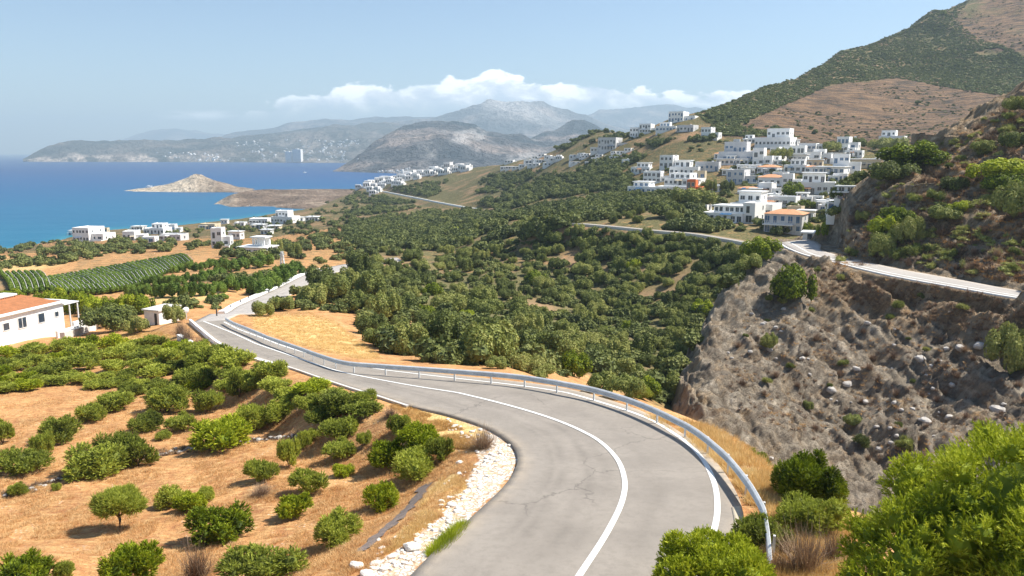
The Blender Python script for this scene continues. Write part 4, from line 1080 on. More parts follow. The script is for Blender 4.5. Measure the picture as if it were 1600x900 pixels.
# small dry tufts in the field: individually not countable
def merged(name, A, xf, mat, label=None, cat=None, toneoff=.5):
    """copies of array-mesh variants merged into one mesh: xf rows = (variant, x, y, z, sx, sy, sz, rot, tone)"""
    Vs, Fs, Ts = [], [], []; nb = 0
    xf = np.asarray(xf, float)
    for k, (V, Fc, tv) in enumerate(A):
        q = xf[xf[:, 0] == k]
        if not len(q): continue
        c, s = np.cos(q[:, 7])[:, None], np.sin(q[:, 7])[:, None]
        x = V[None, :, 0] * q[:, 4:5]; y = V[None, :, 1] * q[:, 5:6]; z = V[None, :, 2] * q[:, 6:7]
        P = np.stack([x * c - y * s + q[:, 1:2], x * s + y * c + q[:, 2:3], z + q[:, 3:4] + LIFT], -1).reshape(-1, 3)
        Fa = (Fc[None] + (np.arange(len(q)) * len(V))[:, None, None]).reshape(-1, 3) + nb
        Vs.append(P); Fs.append(Fa); Ts.append((tv[None, :] * toneoff + q[:, 8:9]).ravel()); nb += len(P)
    me = raw_mesh(name, np.vstack(Vs), np.vstack(Fs), [mat], False, attrs=dict(tone=('POINT', np.concatenate(Ts))))
    o = link(name, me); return tag(o, label, cat, kind='stuff')
def grass_arrays(seed, n=26, w=.22, h=.22, bw=.008):
    r = np.random.default_rng(seed); a = r.uniform(0, 6.28, n); q = np.sqrt(r.uniform(0, 1, n)) * w * .6
    P = np.stack([q * np.cos(a), q * np.sin(a), np.zeros(n)], 1); D = np.stack([np.cos(a) * .45, np.sin(a) * .45, np.ones(n)], 1) + r.normal(size=(n, 3)) * .3
    D /= np.linalg.norm(D, axis=1)[:, None]; s = np.cross(D, r.normal(size=(n, 3))); s /= np.linalg.norm(s, axis=1)[:, None]
    l = h * r.uniform(.5, 1.2, n)[:, None]
    V = np.stack([P - s * bw, P + s * bw, P + D * l], 1).reshape(-1, 3)
    return V, np.arange(3 * n).reshape(-1, 3), np.repeat(r.uniform(0, 1, n), 3)
GA = [grass_arrays(s) for s in range(5)]
DRAIN = [(656,752),(672,760),(662,782),(640,808),(612,832),(572,866),(558,858),(600,818),(628,794),(648,770)]
RUB2 = [(560,905),(606,874),(655,838),(698,800),(728,762),(752,722),(748,690),(712,664),(650,640),(640,630),(700,645),(762,665),(800,690),(812,712),(803,740),(745,805),(690,850),(640,905)]
def grass(name, poly, n, mat, smin, smax, label, avoid=None, y1=200, seed=5, thr=-.2, frq=.9):
    r = np.random.default_rng(seed); us = [p[0] for p in poly]; vs = [p[1] for p in poly]
    U = r.uniform(min(us), max(us), n * 2); V_ = r.uniform(min(vs), max(vs), n * 2); m = inpoly(U, V_, poly)
    for a_ in (DRAIN, RUB2): m &= ~inpoly(U, V_, a_)
    U, V_ = U[m][:n], V_[m][:n]
    H = hit(U, V_, y1=y1, n=220)
    m = fbm(H[:, 0] * frq, H[:, 1] * frq, 0, 3, seed) > thr; H = H[m]; k = len(H)
    s = r.uniform(smin, smax, k)
    xf = np.stack([r.integers(0, 5, k), H[:, 0], H[:, 1], H[:, 2] - .01, s, s, s * r.uniform(.7, 1.2, k), r.uniform(0, 6.28, k), r.uniform(0, .6, k)], 1)
    merged(name, GA, xf, mat, label, 'grass')
FLD = [(-60,620),(120,610),(300,600),(420,620),(560,650),(700,690),(745,730),(690,810),(600,880),(560,960),(-60,960)]
grass('field_grass', FLD, 42000, M['fieldgrass'], .3, .8, 'short dry orange grass over the terraced field', thr=-.1, frq=.7)
for k, P in enumerate(GOLD[:4]):
    grass('golden_grass', P, (7000, 3500, 3500, 4000)[k], M['straw'], .35, (1.05, .75, .8, .9)[k], ['tall golden grass on the slope behind the guardrail', 'golden grass tufts on the verge above the rust brown shrub', 'yellow grass beside the white road stones', 'dry yellow grass beside the white house'][k], thr=-.6, seed=20 + k)
VERGE = [(1000,648),(1075,690),(1128,730),(1168,775),(1190,830),(1230,845),(1300,800),(1240,760),(1180,700),(1100,665)]
grass('verge_grass', VERGE, 5000, M['straw'], .8, 1.8, 'orange dry grass outside the curve of the guardrail', thr=-.4, seed=31)
grass('roadside_weeds', [(655,868),(690,846),(720,815),(728,822),(700,852),(668,874)], 900, M['bright'], .8, 1.6, 'green weeds between the stones and the asphalt', thr=-.9, seed=33)

# ------------------------------------------------------------------ plants on the right: near bank, cliff and hilltop
def giant_bush():
    L = np.array([(.3, 0, 2.4, 2.7, 2.5, 2.1), (-1.7, -.2, 1.5, 2.0, 1.9, 1.5), (2.4, -.2, 3.1, 2.4, 2.2, 2.3), (2.6, .5, 2.6, 2.4, 2.2, 2.1), (-.6, -1.6, 2.0, 2.0, 1.7, 1.6), (1.4, -1.8, 2.2, 2.2, 1.7, 1.8), (-2.7, -.6, 1.2, 1.5, 1.4, 1.1), (3.4, -1.2, 1.9, 2.0, 1.7, 1.8), (0.2, -2.4, 1.1, 1.8, 1.4, 1.1)])
    r = np.random.default_rng(5)
    extra = []
    for k in range(230):      # billowing clumps over the dome
        i = r.integers(0, len(L)); d = r.normal(size=3); d[2] = abs(d[2]) * .8 + .1; d[1] = -abs(d[1]) * (1 if r.uniform() < .7 else -1); d /= np.linalg.norm(d)
        c = L[i, :3] + d * L[i, 3:6] * 1.04; q = r.uniform(.28, .58); extra.append((*c, q, q, q * .9))
    L2 = np.vstack([L, extra])
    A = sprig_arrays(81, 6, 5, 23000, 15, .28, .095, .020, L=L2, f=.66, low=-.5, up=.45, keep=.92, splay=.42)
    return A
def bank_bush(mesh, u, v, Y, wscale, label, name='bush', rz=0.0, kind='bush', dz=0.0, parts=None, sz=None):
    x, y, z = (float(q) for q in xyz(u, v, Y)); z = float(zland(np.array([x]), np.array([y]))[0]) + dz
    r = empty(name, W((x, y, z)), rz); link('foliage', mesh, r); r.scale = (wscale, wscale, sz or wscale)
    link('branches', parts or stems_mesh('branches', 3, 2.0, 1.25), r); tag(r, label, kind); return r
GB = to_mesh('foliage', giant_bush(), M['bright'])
gx, gy = 11.5, 15.8
gz = float(zland(np.array([gx]), np.array([gy]))[0])
r = empty('giant_bush', W((gx, gy, gz - .1))); r.scale = (1.0, 1.0, .97)
link('foliage', GB, r); link('branches', stems_mesh('branches', 9, 6.0, 4.0, 9, .12), r)
tag(r, 'huge bright green needle leaved bush filling the bottom right corner', 'bush')
def fine_bush(seed, w, h, n, mat, label, u, v, y1=60, bl=9, ln=.19, bw=.016, nl=18, Y=None):
    if Y is None: p = ground(u, v, y1=y1)[0]
    else:
        x, y, z = (float(q) for q in xyz(u, v, Y)); p = (x, y, float(zland(np.array([x]), np.array([y]))[0]))
    A = sprig_arrays(seed, w, h, n, 13, .20, .08, .020, nl=nl, f=.66)
    r = empty('bush', W((p[0], p[1], p[2] - .05))); link('foliage', to_mesh('foliage', A, mat), r)
    link('branches', stems_mesh('branches', seed, w, h, 6, .04), r); tag(r, label, 'bush')
fine_bush(91, 2.9, 1.5, 3600, M['bright'], 'bright green bush on the bottom edge hiding the end of the right edge line', 1115, 902, Y=17.3)
fine_bush(92, 2.1, 1.9, 2600, M['bush'], 'dark green dome bush at the foot of the cliff above the guardrail end', 1180, 708)
fine_bush(93, 2.3, 1.8, 2800, M['bright'], 'round mid green bush between the guardrail and the huge bush', 1262, 796)
fine_bush(94, 2.0, 1.1, 1600, M['bush'], 'low dark bush beside the last guardrail post', 1262, 838, Y=21.5)
fine_bush(95, 1.5, .8, 1200, M['bush'], 'small dark bush growing over the end of the guardrail', 1190, 838, Y=20.5)
fine_bush(96, 2.4, 1.2, 1600, M['bush'], 'green bush at the foot of the cliff left end beside the ravine', 1000, 622, y1=90)
def hill_tree(u, v, wp, hp, mesh, label, base=(4.6, 3.1), name='evergreen_shrub', y1=400, group=None, cat='shrub', sink=.1):
    p = hit(u, v, y1=y1)[0]; s = p[1] / F
    o = link(name, mesh); o.location = W((p[0], p[1], p[2] - sink)); o.scale = (wp * s / base[0], wp * s / base[0], hp * s / base[1]); o.rotation_euler[2] = (u * 7 + v) % 6.28
    tag(o, label, cat, group)
HT = [(1240,470,70,62,1,'dark green bush hanging below the outer edge of the upper road'), (1190,404,62,36,1,'bush on the cliff top where the upper road meets the village road'), (1172,425,50,30,0,'dark bush low on the cliff shoulder left of the upper road'),
 (1385,372,52,40,1,'tall bush on the cut bank beside the upper road'), (1375,402,42,44,0,'bush hanging down the cut bank to the upper road'), (1418,385,46,50,0,'bush right of the tall one on the cut bank'), (1400,350,50,30,1,'bright bush at the top of the cut bank'),
 (1425,262,100,40,1,'wide bright bush on the hilltop in front of the long pergola'), (1390,288,70,36,0,'dark shrub under the wide bright hilltop bush'), (1560,280,90,34,1,'bright bush high on the right hill near the photo edge'), (1490,300,50,26,0,'dark bush in the middle of the right hill'),
 (1590,345,70,60,0,'dark bush cut off by the right edge above the upper road'), (1570,300,60,30,1,'green bush below the bright one near the right edge'), (1500,330,46,20,1,'small bright bush on the right hill slope'), (1540,240,40,22,0,'dark bush near the top of the right hill'),
 (1580,235,50,30,0,'dark bush by the ruined wall on the right hill'), (1470,345,60,24,0,'low bush on the lower slope of the right hill'), (1350,345,30,18,0,'small shrub on the rounded rocky nose'), (1590,175,40,24,0,'dark bush on the hill crest at the right edge'),
 (1310,338,36,18,0,'small dark shrub on the crest of the rocky nose'),(1575,585,70,80,0,'dark bush in the shade at the right edge of the cliff face'),(1200,545,30,26,0,'small dark shrub in a crack of the grey cliff'),(1330,665,34,18,0,'dark cushion shrub low on the cliff face'),(1262,640,22,16,0,'tiny dark shrub on the cliff face')]
for e in HT:
    hill_tree(e[0], e[1], e[2], e[3], (PTB if e[4] else PT)[(e[0]) % (2 if e[4] else 6)], e[5])
# dry shrubs all over the cliff and the right hill
rn = np.random.default_rng(77)
PC = [to_mesh('hill_shrub', twig_arrays(s, 2.0, 1.1, 260, .022), M['dry']) for s in (131, 132)] + [to_mesh('hill_shrub', tuft_arrays(s, 2.0, 1.2, 260, 5, .30, .05, nl=5), M['tree']) for s in (133, 134)]
CP1 = [(1300,420),(1330,330),(1400,262),(1450,240),(1520,195),(1640,130),(1640,450),(1500,430),(1400,412)]
CP2 = [(1250,420),(1330,425),(1640,478),(1640,640),(1400,740),(1300,700),(1150,640),(1120,560),(1180,470)]
for P, n, lab, w0, w1 in ((CP1, 130, 'shrub on the hill above the upper road', 1.4, 3.4), (CP2, 95, 'shrub on the rock slope below the upper road', .7, 1.9)):
    for k, (u, v, wp, w, h) in enumerate(scatter(P, n, lambda u, v, h, r: r.uniform(w0, w1), rn, sp=.7, vasp=.7, y1=300)):
        kk = int(rn.choice([0, 1, 2, 3], p=[.38, .38, .12, .12] if n == 130 else [.36, .36, .14, .14]))
        o = link('hill_shrub', PC[kk]); o.location = W((h[0], h[1], h[2] - .1)); o.scale = (w / 2, w / 2, w / 2); o.rotation_euler[2] = rn.uniform(0, 6.28)
        c = 'dry brown' if kk < 2 else 'dark green'
        tag(o, 'small %s %s' % (c, lab), 'shrub', '%s shrubs %s' % (c, lab.replace('shrub ', '')))

# ------------------------------------------------------------------ wooded valley and hillsides
rn = np.random.default_rng(202)
VAL = [(560,420),(640,398),(760,388),(860,372),(900,358),(1000,368),(1080,374),(1180,392),(1200,400),(1150,440),(1110,480),(1090,540),(1045,600),(1055,640),(1000,616),(930,600),(870,588),(760,576),(640,562),(600,545),(560,520)]
def tw(u, v, h, r): return r.uniform(2.6, 5.4)
pts = scatter(VAL, 212, tw, rn, sp=.60, vasp=.42)
GAPS = [[(1130,205),(1340,210),(1345,375),(1090,360),(1095,320),(1125,300)], [(975,250),(1120,252),(1120,320),(975,310)]]
HB = [(600,400),(570,372),(555,335),(560,305),(640,318),(775,336),(870,300),(930,270),(1000,330),(1100,345),(1110,362),(1000,352),(880,345),(760,385)]
pts2 = scatter(HB, 88, tw, rn, sp=.62, vasp=.45, avoid=[[(560,290),(640,302),(780,326),(780,336),(640,314),(560,302)]])
print('valley', len(pts), len(pts2))
def zone(u, v, Y):
    if Y < 110: return 'on the near slope of the ravine behind the guardrail'
    if u > 900 and v > 366: return 'on the slope below the village road'
    if v > 366: return 'in the wooded valley behind the long guardrail'
    if u > 880: return 'in the green belt left of the village road'
    return 'on the hillside either side of the bay road'
for k, (u, v, wp, w, h) in enumerate(pts + pts2):
    br = rn.uniform() < .06
    o = link('evergreen_shrub', PTB[k % 2] if br else PT[k % 6]); o.location = W((h[0], h[1], h[2] - .35)); o.rotation_euler[2] = rn.uniform(0, 6.28)
    o.scale = (w / 4.6, w / 4.6, w / 4.6 * rn.uniform(.8, 1.2))
    s = 'bright' if br else ('large' if w > 4.7 else 'small')
    z = zone(u, v, h[1])
    tag(o, '%s round evergreen shrub %s' % (s, z), 'shrub', '%s evergreen shrubs %s' % (s, z))
# everything farther off: one mass of scrub per look
FA = [leaf_arrays(s, 4.6, 2.9, 190, .75, nl=4, f=.86) for s in (61, 62, 63)]
FA2 = [leaf_arrays(s, 4.6, 2.6, 46, 1.5, nl=2, f=.9) for s in (64, 65, 66)]
def mass(name, poly, n, A, wmin, wmax, mat, label, seed, thr=-9, y0=7, y1=1400, frq=.02, avoid=(), tone=(0, .9), hs=1.0):
    r = np.random.default_rng(seed); us = [p[0] for p in poly]; vs = [p[1] for p in poly]
    U = r.uniform(min(us), max(us), n * 3); V_ = r.uniform(min(vs), max(vs), n * 3); m = inpoly(U, V_, poly)
    for a in avoid: m &= ~inpoly(U, V_, a)
    U, V_ = U[m][:n], V_[m][:n]
    H = hit(U, V_, y0=y0, y1=y1, n=300); m = (fbm(H[:, 0] * frq, H[:, 1] * frq, 0, 3, seed) > thr) & (H[:, 1] < y1 - 5) & (H[:, 2] > SEA + 1.5)
    H = H[m]; k = len(H); s = r.uniform(wmin, wmax, k) / 4.6
    xf = np.stack([r.integers(0, len(A), k), H[:, 0], H[:, 1], H[:, 2] - .3, s, s, s * r.uniform(.7, 1.15, k) * hs, r.uniform(0, 6.28, k), r.uniform(tone[0], tone[1], k)], 1)
    return merged(name, A, xf, mat, label, 'scrub')
M['scrub'] = m_leaf('hillside_scrub_leaf', [(.07, .085, .03), (.14, .165, .045), (.235, .25, .07), (.36, .34, .13)], .15, objrand=0)
VILL = [[(1095,262),(1125,232),(1180,208),(1240,222),(1345,214),(1345,330),(1300,350),(1270,372),(1200,362),(1100,352),(1095,300)], [(985,258),(1115,256),(1115,312),(985,306)],
        [(985,180),(1090,174),(1150,214),(1060,222),(985,220)],[(1350,205),(1400,205),(1400,226),(1350,226)], [(560,268),(680,256),(740,236),(900,236),(900,262),(700,282),(560,300)], [(925,222),(1000,215),(1040,242),(925,250)]]
ROADGAP = [(555,288),(600,297),(680,311),(775,326),(775,336),(680,322),(600,308),(555,300)]
mass('hillside_scrub', [(540,300),(620,280),(760,262),(860,232),(960,196),(1080,176),(1180,190),(1260,215),(1330,260),(1300,330),(1100,364),(900,350),(760,395),(600,400),(540,380)], 9000, FA, 2.6, 5.6, M['scrub'],
     'dark evergreen scrub covering the hillside around the white villages', 301, thr=-.26, frq=.022, avoid=VILL + [ROADGAP], y0=130)
mass('village_greenery', [(985,180),(1340,205),(1345,330),(1300,350),(1270,372),(1200,368),(1100,358),(985,306)], 420, FA, 2.0, 4.5, M['scrub'], 'green trees and shrubs filling the gaps between the village houses', 302, thr=-.1, frq=.05, y0=150, tone=(.2, .9))
mass('mountain_scrub', [(1080,172),(1180,130),(1300,80),(1450,10),(1480,-10),(1640,-20),(1640,160),(1500,140),(1400,122),(1300,132),(1200,176),(1150,196),(1250,215),(1130,212)], 22000, FA2, 1.4, 3.8, M['scrub'],
     'low green scrub over the flank of the mountain', 303, thr=-1.0, frq=.01, avoid=[[(1490,32),(1520,-5),(1700,-120),(1700,84),(1600,88),(1565,70),(1530,62)]], y0=330, tone=(.15, 1.0), hs=.6)
mass('sparse_mountain_scrub', BURN1, 2600, FA2, 1.0, 3.0, M['scrub'], 'scattered dark shrubs on the bare brown slope', 304, thr=-.12, frq=.02, y0=330, hs=.6, tone=(-.1, .5))
mass('summit_scrub', BURN2, 1100, FA2, 1.4, 3.4, M['scrub'], 'scattered shrubs on the bare summit slope', 305, thr=-.1, frq=.02, y0=330, hs=.6, tone=(-.1, .6))
mass('coastal_scrub', [(-40,395),(60,378),(180,380),(330,352),(420,338),(540,310),(620,330),(620,400),(520,410),(430,420),(330,400),(300,396),(180,398),(60,420),(-40,440)], 900, FA, 2.2, 4.8, M['scrub'],
     'bushes and hedges scattered between the houses above the shore', 306, thr=-.15, frq=.03, y0=120, tone=(.1, 1.0))
mass('verge_scrub', [(250,478),(420,470),(300,430),(420,432),(515,405),(640,405),(640,470),(560,490),(470,485),(400,490),(340,500),(290,520),(250,500)], 260, FA, 1.6, 3.2, M['scrub'],
     'low grey green scrub either side of the far road', 307, thr=-.3, frq=.05, y0=80, avoid=[[(330,505),(350,480),(480,415),(640,395),(640,420),(520,432),(400,500)]], tone=(.2, 1.0))
# bushes right of the far road, one by one
for e in [(440,486,50,26,'round bush where the golden grass meets the far road'), (410,494,44,26,'bush at the left tip of the golden grass'), (485,478,60,34,'dark bush behind the golden grass slope'), (520,470,60,44,'dark tree right of the far road'), (500,452,54,40,'green bush on the right verge of the far road'), (545,458,50,40,'dark tree farther right of the far road'), (575,470,60,46,'tree behind the end of the golden grass'), (600,500,60,46,'dark tree above the guardrail'), (560,430,50,40,'tree where the far road bends away')]:
    hill_tree(e[0], e[1], e[2], e[3], PT[e[0] % 6], e[4])
# orchard hedges, tree by tree
def hedge_row(pts, n, wp, hp, where, mesh=PH, y1=400):
    P = resample(np.array([(a, b, 0) for a, b in pts], float), n)
    for k, (u, v, _) in enumerate(P):
        p = hit(u + random.uniform(-2, 2), v + random.uniform(-1, 1), y1=y1)[0]; s = p[1] / F; q = random.uniform(.9, 1.2)
        o = link('orchard_tree', mesh[k % len(mesh)]); o.location = W((p[0], p[1], p[2] - .2)); o.scale = (wp * q * s / 4.0, wp * q * s / 4.0, hp * q * s / 3.2); o.rotation_euler[2] = k * 1.7
        tag(o, 'orchard tree in ' + where, 'tree', 'orchard trees in ' + where)
hedge_row([(205,466),(260,464),(320,462),(385,452),(402,446)], 15, 22, 24, 'the long dark row left of the far road')
hedge_row([(215,448),(260,446),(310,440),(345,432)], 11, 18, 16, 'the row just below the vineyard')
hedge_row([(270,428),(300,424),(345,418)], 7, 18, 15, 'the short row right of the vineyard')
hedge_row([(400,462),(425,452),(450,438),(462,430)], 6, 28, 26, 'the clump at the left verge of the far road')
hedge_row([(360,424),(385,422),(415,418)], 4, 26, 20, 'the clump in front of the columned house')
hedge_row([(330,472),(350,468)], 3, 18, 12, 'the short row on yellow ground')
hedge_row([(70,482),(100,486),(130,490),(160,492),(195,490),(225,488)], 9, 34, 32, 'the bright belt behind the orange roofed house', mesh=PTB)
hedge_row([(-10,470),(20,468)], 2, 30, 16, 'the bright pair at the left edge above the orange roof', mesh=PTB)
for e in [(178,518,80,44,'b','big dark leafless crowned tree right of the white house'), (150,512,50,34,'b','dark shrub between the pergola and the big dark tree'), (215,520,44,28,'b','dark shrub at the right foot of the big dark tree'), (272,504,34,32,'b','dark green tree beside the white hut'), (432,400,26,26,'g','dark round tree left of the white pylon'), (460,402,28,24,'g','bright tree right of the white pylon')]:
    hill_tree(e[0], e[1], e[2], e[3], PT[e[0] % 6], e[5], name='dark_tree', cat='tree')
for k, e in enumerate([(292,540,44,34,'rust brown shrub below the start of the white roadside wall'), (312,548,30,24,'brown shrub at the foot of the white roadside wall'), (282,525,34,26,'brown shrub beside the satellite dish')]):
    dry_shrub(*e, k + 1)

mass('valley_scrub', VAL, 900, FA, 1.6, 3.6, M['scrub'], 'low scrub between the trees of the wooded valley', 308, thr=-.65, frq=.06, y0=45, tone=(.1, 1.0))
def twig_mass(name, poly, n, label, seed, smin, smax, mat, A, thr=-.1):
    r = np.random.default_rng(seed); us = [p[0] for p in poly]; vs = [p[1] for p in poly]
    U = r.uniform(min(us), max(us), n * 3); V_ = r.uniform(min(vs), max(vs), n * 3); m = inpoly(U, V_, poly); U, V_ = U[m][:n], V_[m][:n]
    H = hit(U, V_, y0=45, y1=296, n=400); m = fbm(H[:, 0] * .3, H[:, 1] * .3, H[:, 2] * .3, 3, seed) > thr; H = H[m]; k = len(H); s_ = r.uniform(smin, smax, k)
    xf = np.stack([r.integers(0, len(A), k), H[:, 0], H[:, 1], H[:, 2] - .05, s_, s_, s_ * r.uniform(.6, 1.0, k), r.uniform(0, 6.28, k), r.uniform(0, .7, k)], 1)
    merged(name, A, xf, mat, label, 'scrub')
TA = [twig_arrays(s, 2.0, 1.0, 46, .035) for s in (141, 142, 143)]
SA = [tuft_arrays(s, 2.0, 1.1, 46, 4, .5, .10, nl=4) for s in (151, 152, 153)]
twig_mass('dry_hill_scrub', CP1, 1900, 'dry brown brushwood covering the hill above the upper road', 401, .3, 1.1, M['dry'], TA, -.35)
twig_mass('green_hill_scrub', CP1, 300, 'low green shrubs in patches over the hill above the upper road', 402, .35, 1.0, M['tree'], SA, .0)
twig_mass('dry_cliff_scrub', CP2, 1300, 'dry brushwood on the scree below the upper road', 403, .15, .55, M['dry'], TA, -.2)
twig_mass('cliff_top_scrub', [(1240,402),(1330,424),(1640,478),(1640,540),(1450,500),(1300,465),(1240,440)], 700, 'rust brown brushwood along the outer edge of the upper road', 404, .25, .8, M['dry'], TA, -.4)

gold_hill = [grass_arrays(s, 30, .5, .45, .03) for s in range(3)]
twig_mass('dry_hill_grass', CP1, 2600, 'dry grass tufts over the hill above the upper road', 405, .5, 1.4, M['fieldgrass'], gold_hill, -.2)
twig_mass('dry_cliff_grass', CP2, 1500, 'dry grass tufts on the scree below the upper road', 406, .3, .9, M['fieldgrass'], gold_hill, .0)

grass('bank_grass', [(1215,800),(1290,780),(1330,830),(1330,930),(1180,930),(1200,860)], 3500, M['straw'], .8, 1.8, 'dry grass around the twiggy shrub by the rail end', thr=-.6, seed=44)
for k, e in enumerate([(1225,872,60,50,'small dry shrub touching the end of the guardrail'), (1300,880,80,60,'dry brown shrub tucked under the huge bright bush')]): dry_shrub(*e, k)

for e in [(848,590,54,26,'low round shrub just behind the guardrail left of the ravine'), (778,576,40,22,'shrub behind the middle of the guardrail'), (935,612,60,34,'dark shrub leaning towards the guardrail above the ravine'), (700,568,44,24,'shrub behind the guardrail at the end of the golden grass'), (985,622,56,40,'dark bushy tree at the rim of the ravine')]:
    hill_tree(e[0], e[1], e[2], e[3], PT[e[0] % 6], e[4], y1=90)
# brushwood caught along the old stone line
r_ = np.random.default_rng(61); t_ = r_.uniform(0, 1, 420); U_ = 8 + 470 * t_ + r_.normal(size=420) * 3; V_ = 776 - 96 * t_ - 16 * np.sin(t_ * 3.14) + r_.normal(size=420) * 2.6
H_ = hit(U_, V_, y1=90); s__ = r_.uniform(.12, .30, 420)
merged('brushwood', TA, np.stack([r_.integers(0, 3, 420), H_[:, 0], H_[:, 1], H_[:, 2] - .02, s__, s__, s__ * .8, r_.uniform(0, 6.28, 420), r_.uniform(0, .6, 420)], 1), M['dry'], 'grey brown brushwood along the old stone line', 'scrub')
# ------------------------------------------------------------------ guardrail and walls
def ribbon_wall(name, P, z0, z1, th, mat, label, cat, zf=None, n=160, parts=None):
    C = resample(P, n); T = np.gradient(C, axis=0); T[:, 2] = 0; T /= np.linalg.norm(T, axis=1)[:, None]; N = np.stack([-T[:, 1], T[:, 0], 0 * T[:, 0]], 1)
    if zf is not None: C[:, 2] = zf(C[:, 1])
    z0 = np.broadcast_to(z0, n); z1 = np.broadcast_to(z1, n)
    A = C - N * th / 2; B_ = C + N * th / 2
    V = np.stack([np.c_[A[:, :2], C[:, 2] + z0], np.c_[B_[:, :2], C[:, 2] + z0], np.c_[B_[:, :2], C[:, 2] + z1], np.c_[A[:, :2], C[:, 2] + z1]], 1)
    V[..., 2] += LIFT; V = V.reshape(-1, 3); i = np.arange(n - 1) * 4
    f = np.vstack([np.stack([i + a, i + 4 + a, i + 4 + (a + 1) % 4, i + (a + 1) % 4], -1) for a in range(4)])
    f = np.vstack([f, [[0, 1, 2, 3]], [[4 * n - 1, 4 * n - 2, 4 * n - 3, 4 * n - 4]]])
    return tag(link(name, raw_mesh(name, V, f, [mat])), label, cat)
def guardrail():
    n = 420; C = resample(RAIL, n)
    C[:, 2] = zr(C[:, 1])
    T = np.gradient(C, axis=0); T /= np.linalg.norm(T, axis=1)[:, None]; N = np.stack([-T[:, 1], T[:, 0], 0 * T[:, 0]], 1)  # towards the road is +N (left of travel)
    N /= np.linalg.norm(N, axis=1)[:, None]
    prof = [(-.02, .42), (.05, .46), (.07, .51), (.0, .56), (.0, .60), (.07, .65), (.05, .70), (-.02, .75), (-.035, .75), (.035, .695), (.05, .65), (-.02, .60), (-.02, .56), (.05, .51), (.035, .465), (-.035, .42)]
    end = np.clip(np.arange(n) / 14.0, 0, 1)      # the near end turns down
    V = []
    for (a, h) in prof:
        hh = h - (1 - end) * .45
        V.append(np.c_[C[:, :2] + N[:, :2] * a, C[:, 2] + hh + LIFT])
    V = np.stack(V, 1); k = len(prof); V = V.reshape(-1, 3); i = np.arange(n - 1) * k
    f = np.vstack([np.stack([i + a, i + (a + 1) % k, i + k + (a + 1) % k, i + k + a], -1) for a in range(k)])
    r = empty('guardrail', W(C[0])); tag(r, 'long galvanised steel guardrail around the outside of the bend', 'guardrail')
    o = link('beam', raw_mesh('beam', V - np.array(r.location), f, [M['steel']], False), r)
    s = np.r_[0, np.cumsum(np.linalg.norm(np.diff(C, axis=0), axis=1))]
    post = MB().box(-.045, -.03, -.5, .045, .03, .70); pm = raw_mesh('post', post.v, post.f, [M['steel']])
    for d in np.arange(.6, s[-1], 2.6):
        j = int(np.searchsorted(s, d)); q = link('post', pm, r); p = C[j] - N[j] * .11
        q.location = (p[0] - r.location[0], p[1] - r.location[1], p[2] + LIFT - r.location[2]); q.rotation_euler[2] = math.atan2(T[j, 1], T[j, 0])
guardrail()
# low white wall along the inner side of the straight, sinking into a kerb towards the bend
i0 = [i for i in range(len(ROAD_L)) if ROAD_L[i][1] > 47][0]
PW = ROAD_L[i0:][::-1] + np.array([-.35, -.15, 0])
nW = 160; fade = np.linspace(0, 1, nW)
ribbon_wall('roadside_wall', PW, -1.6, .34 - .28 * ramp(fade, .35, .8), .26, M['white'], 'low white wall along the inner edge of the straight road', 'wall', zr)
ribbon_wall('kerb', ROAD_L[11:i0 + 2] + np.array([-.10, 0, 0]), -.25, .03, .16, M['concrete'], 'pale concrete kerb inside the bend', 'kerb', zr)
ribbon_wall('roadside_wall', R2_L[:7] + np.array([-.5, 0, 0]), -.8, .28, .9, M['white'], 'broad white kerb wall along the left of the far road', 'wall', zr)
ribbon_wall('roadside_wall', R4_N + np.array([-.2, -.3, 0]), -1.2, .55, .35, M['concrete'], 'pale wall along the outer edge of the village road', 'wall', zf4)
ribbon_wall('roadside_wall', UP_O + np.array([-.25, -.1, 0]), -.7, .10, .32, M['white'], 'narrow white kerb along the outer edge of the upper road', 'wall', zu)
ribbon_wall('roadside_wall', R5_N + np.array([-.5, -.5, 0]), -1.0, 1.0, .9, M['white'], 'long white wall of the distant bay road', 'wall', zf5)
def bollard(u, v, Y, h, label, r=.07):
    x, y, z = (float(q) for q in xyz(u, v, Y)); z = float(zr(Y))
    b = MB().tube([(0, 0, -.1), (0, 0, h * .9), (0, 0, h)], [r, r * .8, r * .5], 8); o = b.build('bollard', M['dark']); o.location = W((x, y, z)); tag(o, label, 'bollard')
bollard(339, 496, 88, .95, 'dark post at the crest where the two road stretches meet', .09)
for (u, v, l) in ((361, 483, 'dark bollard on the white kerb, first beyond the crest'), (376, 475, 'dark bollard on the white kerb, second beyond the crest'), (389, 469, 'dark bollard on the white kerb, farthest beyond the crest')):
    p = on_profile([(u, v)], zr, ys2, last=True)[0]; bollard(u, v, p[1], .6, l, .10)

# ------------------------------------------------------------------ stones
def stone_mesh(seed, mat, name='boulder'):
    r = np.random.default_rng(seed); nu, nv = 12, 8; V = []
    for i in range(nv):
        ph = -math.pi / 2 + math.pi * i / (nv - 1)
        for j in range(nu):
            th = 2 * math.pi * j / nu; V.append((cos(ph) * cos(th), cos(ph) * sin(th), sin(ph)))
    V = np.array(V)
    for k in range(9):     # facets
        d = r.normal(size=3); d /= np.linalg.norm(d); c = r.uniform(.62, .88); q = V @ d; V = np.where((q > c)[:, None], V - (q - c)[:, None] * d, V)
    V = V * (1 + .14 * vnoise(V[:, 0] * 2 + seed, V[:, 1] * 2, V[:, 2] * 2)[:, None]) * np.array([1, r.uniform(.6, .95), r.uniform(.5, .75)])
    f = []
    for i in range(nv - 1):
        for j in range(nu): j2 = (j + 1) % nu; f.append((i * nu + j, i * nu + j2, (i + 1) * nu + j2, (i + 1) * nu + j))
    return raw_mesh(name, V, f, [mat])
